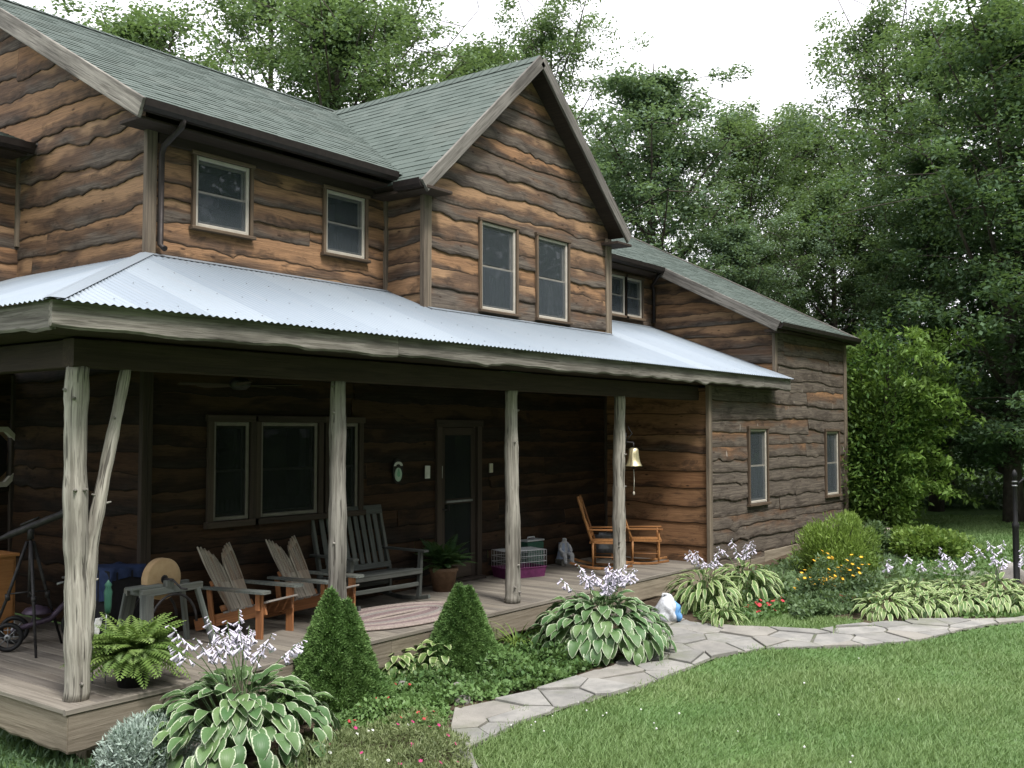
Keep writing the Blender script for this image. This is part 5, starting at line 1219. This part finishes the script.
poly = lambda *pts: [tuple(gl(*p))[:2] for p in pts]
HA = [(5.30, 6.62, .35), (9.75, 6.10, .45)]
cover('ground_cover', poly((300, 690), (380, 672), (470, 662), (560, 650), (600, 665), (575, 678), (530, 694), (490, 702), (455, 708), (400, 722), (320, 722)), 16000, .20, .055, 'cover', (), avoid=HA)
cover('ground_cover', poly((480, 655), (600, 640), (660, 650), (600, 668), (540, 690), (480, 680)), 9000, .26, .06, 'cover', (), mu=.35, avoid=HA)
cover('red_flower_patch', poly((320, 705), (430, 690), (450, 715), (440, 740), (360, 735), (320, 725)), 6500, .22, .045, 'cover', (('redfl', 22, .020, .02),), label='patch of small red flowers in the ground cover right of the big hosta', cat='flowers')
cover('magenta_wildflowers', poly((255, 775), (330, 738), (400, 728), (455, 738), (470, 762), (470, 790), (260, 800)), 15000, .26, .05, 'cover2', (('magenta', 18, .020, .04), ('whitefl', 8, .016, .03)), asp=.2, updir=1.2, label='olive wildflower patch with magenta blooms at the bottom of the picture', cat='flowers')
cover('red_flower_patch', poly((742, 612), (775, 602), (790, 612), (765, 622)), 1500, .16, .05, 'cover', (('redfl', 26, .035, .03),), label='red flowers beside the striped hosta near the wing wall', cat='flowers')
cover('red_flower_patch', poly((835, 603), (870, 598), (880, 606), (845, 612)), 1500, .18, .05, 'cover', (('redfl', 22, .035, .03),), label='dark red flowers below the golden daisies', cat='flowers')
cover('golden_daisies', poly((790, 605), (860, 598), (880, 590), (815, 590)), 7000, .58, .07, 'leaf_mid', (('yellow', 90, .032, .10),), asp=.35, updir=.8, label='clump of golden yellow daisies in front of the feathery bush', cat='flowers')
cover('ground_cover', poly((680, 600), (790, 590), (800, 610), (760, 622), (700, 622)), 6000, .14, .06, 'cover', mu=.4)
cover('ground_cover', poly((780, 606), (850, 600), (870, 612), (800, 622)), 7000, .26, .06, 'leaf_mid', mu=.4)
cover('ground_cover', poly((860, 618), (1030, 600), (1110, 596), (1110, 606), (1020, 619)), 6000, .10, .07, 'cover')
cover('ground_cover', [(13.0, 6.9), (20.5, 6.9), (20.5, 5.9), (17.6, 5.2), (16.3, 4.7), (16.3, 3.6), (14.5, 4.6), (13.2, 5.4)], 9000, .16, .09, 'leaf_mid', mu=.5)
cover('ground_cover', [(16.4, 3.8), (16.6, 4.9), (18.5, 5.4), (20.5, 2.5), (18.5, 1.8)], 3500, .08, .08, 'cover')
cover('weeds', [(3.4, 7.2), (4.2, 7.0), (4.6, 7.4), (4.4, 8.4), (3.4, 8.6)], 2500, .14, .08, 'leaf_dark', asp=.2, updir=1.2)
# daylily clump behind hosta 2
def strap_clump(name, label, cat, loc, n, L, W, mat, seed, flowers=0):
    rs = random.Random(seed); t = thing(name, label, cat, loc); m = MB()
    for k in range(n):
        az = rs.uniform(0, 6.28); d = Vector((math.cos(az), math.sin(az), 0)); s = Vector((-math.sin(az), math.cos(az), 0)); a = rs.uniform(.9, 1.5); l = L*rs.uniform(.6, 1.1); p = d*.04; vs = []; N = 7
        for i in range(N+1):
            w = W*(1-(i/N)**2)*.5+.001; vs += [p+s*w, p-s*w]; p = p+(d*math.cos(a)+Z*math.sin(a))*(l/N); a -= rs.uniform(.15, .4)
        m.add(vs, [(2*i, 2*i+1, 2*i+3, 2*i+2) for i in range(N)], (rs.random(), 0, 0), smooth=True)
    m.build('foliage', M[mat], t)
    return t
strap_clump('daylily', 'clump of long strap leaves between the smaller spruce and the big hosta', 'daylily', (9.25, 6.9, g(9.2)), 60, .55, .018, 'leaf_bright', 3)
strap_clump('daylily', 'thin strap leaved plant against the porch skirt left of the smaller spruce', 'daylily', (7.75, 7.05, g(7.7)), 26, .42, .014, 'cover', 4)
# stones and bag
def rock(name, label, loc, r, seed, sc=(1, 1, .7), mat='rock'):
    rs = random.Random(seed); m = MB(); m.ball((0, 0, r*.35), r, 9, sc=sc); ph = [rs.uniform(0, 6) for _ in range(6)]
    m.v = [tuple(Vector(v)*(1+.16*math.sin(v[0]/r*2.1+ph[0])*math.sin(v[1]/r*2.4+ph[1])+.08*math.sin(v[2]/r*5+ph[2]+v[0]/r*4))) for v in m.v]
    o = m.build(name, M[mat]); o.location = loc; tag(o, label, 'stone'); return o
q = gl(172, 752); rock('fieldstone', 'pale fieldstone under the leaves of the corner hosta', (5.0, 6.78, g(5)), .15, 1, (1.2, .9, .8))
q = gl(456, 692); rock('fieldstone', 'upper grey stone at the corner of the path', q, .085, 2); q = gl(462, 704); rock('fieldstone', 'lower pinkish stone at the corner of the path', q, .075, 3)
q = gl(403, 690); rock('fieldstone', 'small grey stone in front of the small pale hosta', q, .07, 4)
q = gl(1006, 585); rock('pale_boulder', 'pale boulder left of the lamp post foot', q+Vector((.35, 0, 0)), .22, 5, (1, 1, .9))
bg = gl(667, 624); t = thing('plastic_bag', 'crumpled white bag with a blue side standing at the path edge', 'bag', (bg.x, bg.y, bg.z), R(-40))
m = MB(); m.ball((0, 0, .18), .165, 22, sc=(.92, .70, 1.15)); 
def crump(x, y, z): k = 1+.24*abs(math.sin(z*17+y*13+2*math.sin(x*15)))+.12*abs(math.sin(x*41-z*29+y*9))-.14; kk = .70+.5*max(0, 1-z/.36); return (x*k*kk, y*k*kk, max(0, z*(1+.05*math.sin(x*35+y*30))))
m.v = [crump(*v) for v in m.v]; m.build('sack', M['white'], t)
m = MB(); m.ball((.105, -.02, .16), .095, 18, sc=(.62, 1.0, 1.4)); m.v = [crump(*v) for v in m.v]; m.build('side_panel', M['sky_blue'], t)
m = MB(); m.tube([(-.06, 0, .33), (-.05, .0, .38), (.0, .01, .37), (.03, 0, .33)], [.02, .015, .02, .03], 8, jit=.15); m.build('tied_neck', M['white'], t)
# lamp post and stump
lp = gl(1017, 587); t = thing('lamp_post', 'black garden lamp post with a curved side arm at the right edge', 'lamp post', lp)
m = MB(); m.lathe([(.075, 0), (.075, .05), (.046, .09), (.046, .85), (.052, .87), (.052, .92), (.032, .95), (.030, 1.60), (.038, 1.61), (.038, 1.66), (.02, 1.70), (.001, 1.72)], (0, 0, 0), 16); m.build('post', M['black'], t)
m = MB()
for z in (1.47, 1.53): m.lathe([(.028, z), (.038, z), (.038, z+.02), (.028, z+.02)], (0, 0, 0), 14)
m.build('band', M['galv'], t)
m = MB(); dv = Vector((.6, -.8, 0)); m.tube([dv*(.04+.42*k/10)+Z*(1.50+.22*math.sin(PI*.5*k/10)) for k in range(11)], .016, 8); m.tube([dv*.46+Z*1.72, dv*.46+Z*1.66], .008, 6); m.build('arm', M['black'], t)
m = MB(); m.lathe([(.001, 1.66), (.08, 1.62), (.085, 1.60), (.07, 1.59), (.055, 1.42), (.06, 1.41), (.001, 1.40)], dv*.46, 8, smooth=False); m.build('lantern', M['black'], t)
sp_ = gl(897, 556); t = thing('wooden_stump', 'grey weathered stump at the back of the far lawn', 'stump', sp_+Vector((.5, .3, 0)), R(30)); m = MB(); m.tube([(0, 0, 0), (.01, 0, .2), (.0, 0, .42)], [.19, .16, .165], 14, jit=.05); m.build('log', M['greywood'], t)

# ================================================================== GROUND
def sheet(name, xs, ys, mat, dz, keep=None):
    m = MB(); V = []
    for x in xs:
        for y in ys: V.append((x, y, g(x)+dz))
    n = len(ys); F = []
    for i in range(len(xs)-1):
        for j in range(n-1):
            if keep is None or keep((xs[i]+xs[i+1])/2, (ys[j]+ys[j+1])/2): F.append((i*n+j, (i+1)*n+j, (i+1)*n+j+1, i*n+j+1))
    m.add(V, F, smooth=True); return kind(m.build(name, M[mat]), 'structure')
sheet('lawn', sorted(set([-60, -30, -10, 0]+[x*.5 for x in range(0, 64)]+[35, 45, 60, 90, 120, 200])), [-80, -40, -15, -5]+[y*.5 for y in range(-8, 40)]+[25, 40, 70, 120, 220], 'lawn', 0)
sheet('garden_bed', [3.4+.11*k for k in range(168)], [1.0+.11*k for k in range(61)], 'soil', .012, lambda x, y: inpoly(x, y, BED))
# flagstones
random.seed(5); m = MB(); xs = [p[0] for p in PATH]; ys = [p[1] for p in PATH]; sd = []
for i in range(46):
    for j in range(36):
        x = min(xs)-.5+i*.52+random.uniform(-.25, .25)+(.26 if j % 2 else 0); y = min(ys)-.5+j*.39+random.uniform(-.18, .18); sd.append((x, y))
def clip(poly, a, b, c):
    out = []
    for i in range(len(poly)):
        p, q = poly[i], poly[(i+1) % len(poly)]; dp, dq = a*p[0]+b*p[1]-c, a*q[0]+b*q[1]-c
        if dp <= 0: out.append(p)
        if dp*dq < 0: t_ = dp/(dp-dq); out.append((p[0]+(q[0]-p[0])*t_, p[1]+(q[1]-p[1])*t_))
    return out
for (x, y) in sd:
    if not any(inpoly(x+ox*.3, y+oy*.3, PATH) for ox in (-1, 0, 1) for oy in (-1, 0, 1)): continue
    pl = list(PATH); gap = random.uniform(.003, .018)
    for (a, b) in sd:
        dx, dy = a-x, b-y; d2 = dx*dx+dy*dy
        if 0 < d2 < 3.5: d = math.sqrt(d2); pl = clip(pl, dx/d, dy/d, (dx*(x+a)/2+dy*(y+b)/2)/d-gap)
    ar = abs(sum(pl[i][0]*pl[(i+1) % len(pl)][1]-pl[(i+1) % len(pl)][0]*pl[i][1] for i in range(len(pl))))/2 if len(pl) > 2 else 0
    if ar < .015: continue
    x, y = sum(p[0] for p in pl)/len(pl), sum(p[1] for p in pl)/len(pl)
    z = random.uniform(.024, .046); tx_, ty_ = random.uniform(-.018, .018), random.uniform(-.018, .018); r_ = random.random(); n = len(pl); c = (x, y)
    top = [(p[0], p[1], g(p[0])+z+tx_*(p[0]-x)+ty_*(p[1]-y)) for p in pl]; ins = [(c[0]+(p[0]-c[0])*.97, c[1]+(p[1]-c[1])*.97, p[2]+.005) for p in top]; bot = [(p[0], p[1], g(p[0])-.02) for p in pl]
    m.add(bot+top+ins, [(i, (i+1) % n, n+(i+1) % n, n+i) for i in range(n)]+[(n+i, n+(i+1) % n, 2*n+(i+1) % n, 2*n+i) for i in range(n)]+[tuple(range(2*n, 3*n))], (r_, random.random(), .5))
kind(m.build('flagstone_path', M['flag']), 'structure')
sheet('path_joints', [5.5+.08*k for k in range(130)], [.6+.08*k for k in range(85)], 'dust', .020, lambda x, y: inpoly(x, y, PATH))
sheet('far_path', [16.9, 17.2, 17.6, 18], [2.0+.25*k for k in range(12)], 'flag', .02, lambda x, y: 17.0 < x+.28*(y-3.6) < 17.75)
# lawn blades
N = 700000
dd = 5.2+(26-5.2)*RNG.random(N)**1.55; px = np.where(RNG.random(N) < .74, RNG.uniform(-40, 1064, N), RNG.uniform(-700, 1750, N)); a = YAW-np.arctan((px-512)/FL); x = dd*np.cos(a); y = dd*np.sin(a)
jx, jy = RNG.normal(0, .055, N), RNG.normal(0, .055, N); ok = ~inpoly_np(x+jx, y+jy, BED) & (~inpoly_np(x+jx, y+jy, PATH) | ((np.sin(x*6.1+y*3)*np.sin(y*7.3-x*2.2) > .80) & (RNG.random(N) < .5))) & ((y < 7.0) | (x > 21.5) | (x < 3.95)) & (y < 11.5)
x, y, dd = x[ok], y[ok], dd[ok]; N = len(x); z = np.interp(x, GX, GZ)
tuft = np.sin(x*2.3+1.7*np.sin(y*1.9))*np.sin(y*2.7+1.3*np.sin(x*1.4)); h = .043*(1+.45*tuft)*RNG.uniform(.6, 1.35, N); w = .0030+.00045*dd
az = RNG.uniform(0, 2*PI, N); sx, sy = np.cos(az)*w, np.sin(az)*w; ln = RNG.normal(size=(N, 2))*.55*h[:, None]+np.array([.012, -.006])
B0 = np.stack([x-sx, y-sy, z], 1); B1 = np.stack([x+sx, y+sy, z], 1); T = np.stack([x+ln[:, 0], y+ln[:, 1], z+h], 1)
dry = np.clip(np.sin(x*.9+2*np.sin(y*.7))*np.sin(y*1.3+1.1)-.25, 0, 1); c = np.clip(.42+.26*tuft+.6*dry+.10*np.sin((x*.5+y*.86)*5.5)+RNG.normal(0, .2, N), 0, 1); m = MB(); m.np_quads(np.stack([B0, B1, T], 1), np.stack([c, RNG.random(N), np.full(N, .5)], 1), k=3)
kind(m.build('grass', M['grass']), 'stuff')
# clover flowers in the grass
m = MB(); random.seed(3)
for k in range(34):
    p = gl(random.gauss(540, 60), random.gauss(725, 16)) if k % 3 else gl(random.uniform(560, 900), random.uniform(650, 768))
    if inpoly(p.x, p.y, PATH) or inpoly(p.x, p.y, BED): continue
    m.ball((p.x, p.y, p.z+random.uniform(.03, .06)), random.uniform(.006, .011), 3)
kind(m.build('clover', M['whitefl']), 'stuff')
# ================================================================== LIGHT, SKY, CAMERA
SUN_EL, SUN_AZ = R(58), math.atan2(-.80, -.30)       # direction to the sun, from the front of the house
sd_ = Vector((math.cos(SUN_EL)*math.cos(SUN_AZ), math.cos(SUN_EL)*math.sin(SUN_AZ), math.sin(SUN_EL)))
L = bpy.data.lights.new('sun', 'SUN'); L.energy = 3.2; L.angle = R(11); L.color = (1, .96, .90)
lo = bpy.data.objects.new('sun', L); COL.objects.link(lo); lo.rotation_euler = (-sd_).to_track_quat('-Z', 'Y').to_euler()
w = bpy.data.worlds.new('World'); scene.world = w; w.use_nodes = True; nt = w.node_tree; nt.nodes.clear()
def wn(ty, **kw):
    n = nt.nodes.new(ty)
    for k, v in kw.items(): setattr(n, k, v)
    return n
out = wn('ShaderNodeOutputWorld'); bg = wn('ShaderNodeBackground'); sky = wn('ShaderNodeTexSky', sky_type='NISHITA'); sky.sun_disc = False; sky.sun_elevation = SUN_EL; sky.sun_rotation = math.atan2(sd_.x, sd_.y); sky.air_density = 1.5; sky.dust_density = 3
tc = wn('ShaderNodeTexCoord'); sep = wn('ShaderNodeSeparateXYZ'); nt.links.new(tc.outputs['Generated'], sep.inputs[0])
nz = wn('ShaderNodeTexNoise'); nz.inputs['Scale'].default_value = 2.2; nz.inputs['Detail'].default_value = 5; nt.links.new(tc.outputs['Generated'], nz.inputs['Vector'])
mr = wn('ShaderNodeMapRange'); mr.inputs[1].default_value = -.1; mr.inputs[2].default_value = 1; mr.inputs[3].default_value = 9.5; mr.inputs[4].default_value = 21.0; nt.links.new(sep.outputs[2], mr.inputs[0])
m1 = wn('ShaderNodeMath', operation='MULTIPLY_ADD'); m1.inputs[1].default_value = .25; m1.inputs[2].default_value = .88; nt.links.new(nz.outputs[0], m1.inputs[0])
m2 = wn('ShaderNodeMath', operation='MULTIPLY'); nt.links.new(mr.outputs[0], m2.inputs[0]); nt.links.new(m1.outputs[0], m2.inputs[1])
cc = wn('ShaderNodeCombineColor')
m3 = wn('ShaderNodeMath', operation='MULTIPLY'); m3.inputs[1].default_value = 1.05; nt.links.new(m2.outputs[0], m3.inputs[0])
nt.links.new(m2.outputs[0], cc.inputs[0]); nt.links.new(m2.outputs[0], cc.inputs[1]); nt.links.new(m3.outputs[0], cc.inputs[2])
mx = wn('ShaderNodeMix', data_type='RGBA'); mx.inputs[0].default_value = .9; nt.links.new(sky.outputs[0], mx.inputs[6]); nt.links.new(cc.outputs[0], mx.inputs[7])
nt.links.new(mx.outputs[2], bg.inputs[0]); bg.inputs[1].default_value = .10; nt.links.new(bg.outputs[0], out.inputs[0])
cam = bpy.data.cameras.new('camera'); cam.sensor_width = 36; cam.lens = FL/1024*36; cam.clip_end = 800; cam.clip_start = .05
co = bpy.data.objects.new('camera', cam); COL.objects.link(co); co.location = CAM; co.rotation_euler = (PI/2+PITCH, 0, YAW-PI/2); scene.camera = co
vs_ = scene.view_settings; scene.display_settings.display_device = 'sRGB'; vs_.view_transform = 'Standard'; vs_.look = 'None'; vs_.exposure = 0.52; vs_.gamma = 1.0
cy = scene.cycles; cy.max_bounces = 6; cy.diffuse_bounces = 3; cy.glossy_bounces = 3; cy.transmission_bounces = 4; cy.transparent_max_bounces = 10; cy.caustics_reflective = False; cy.caustics_refractive = False; cy.use_denoising = True
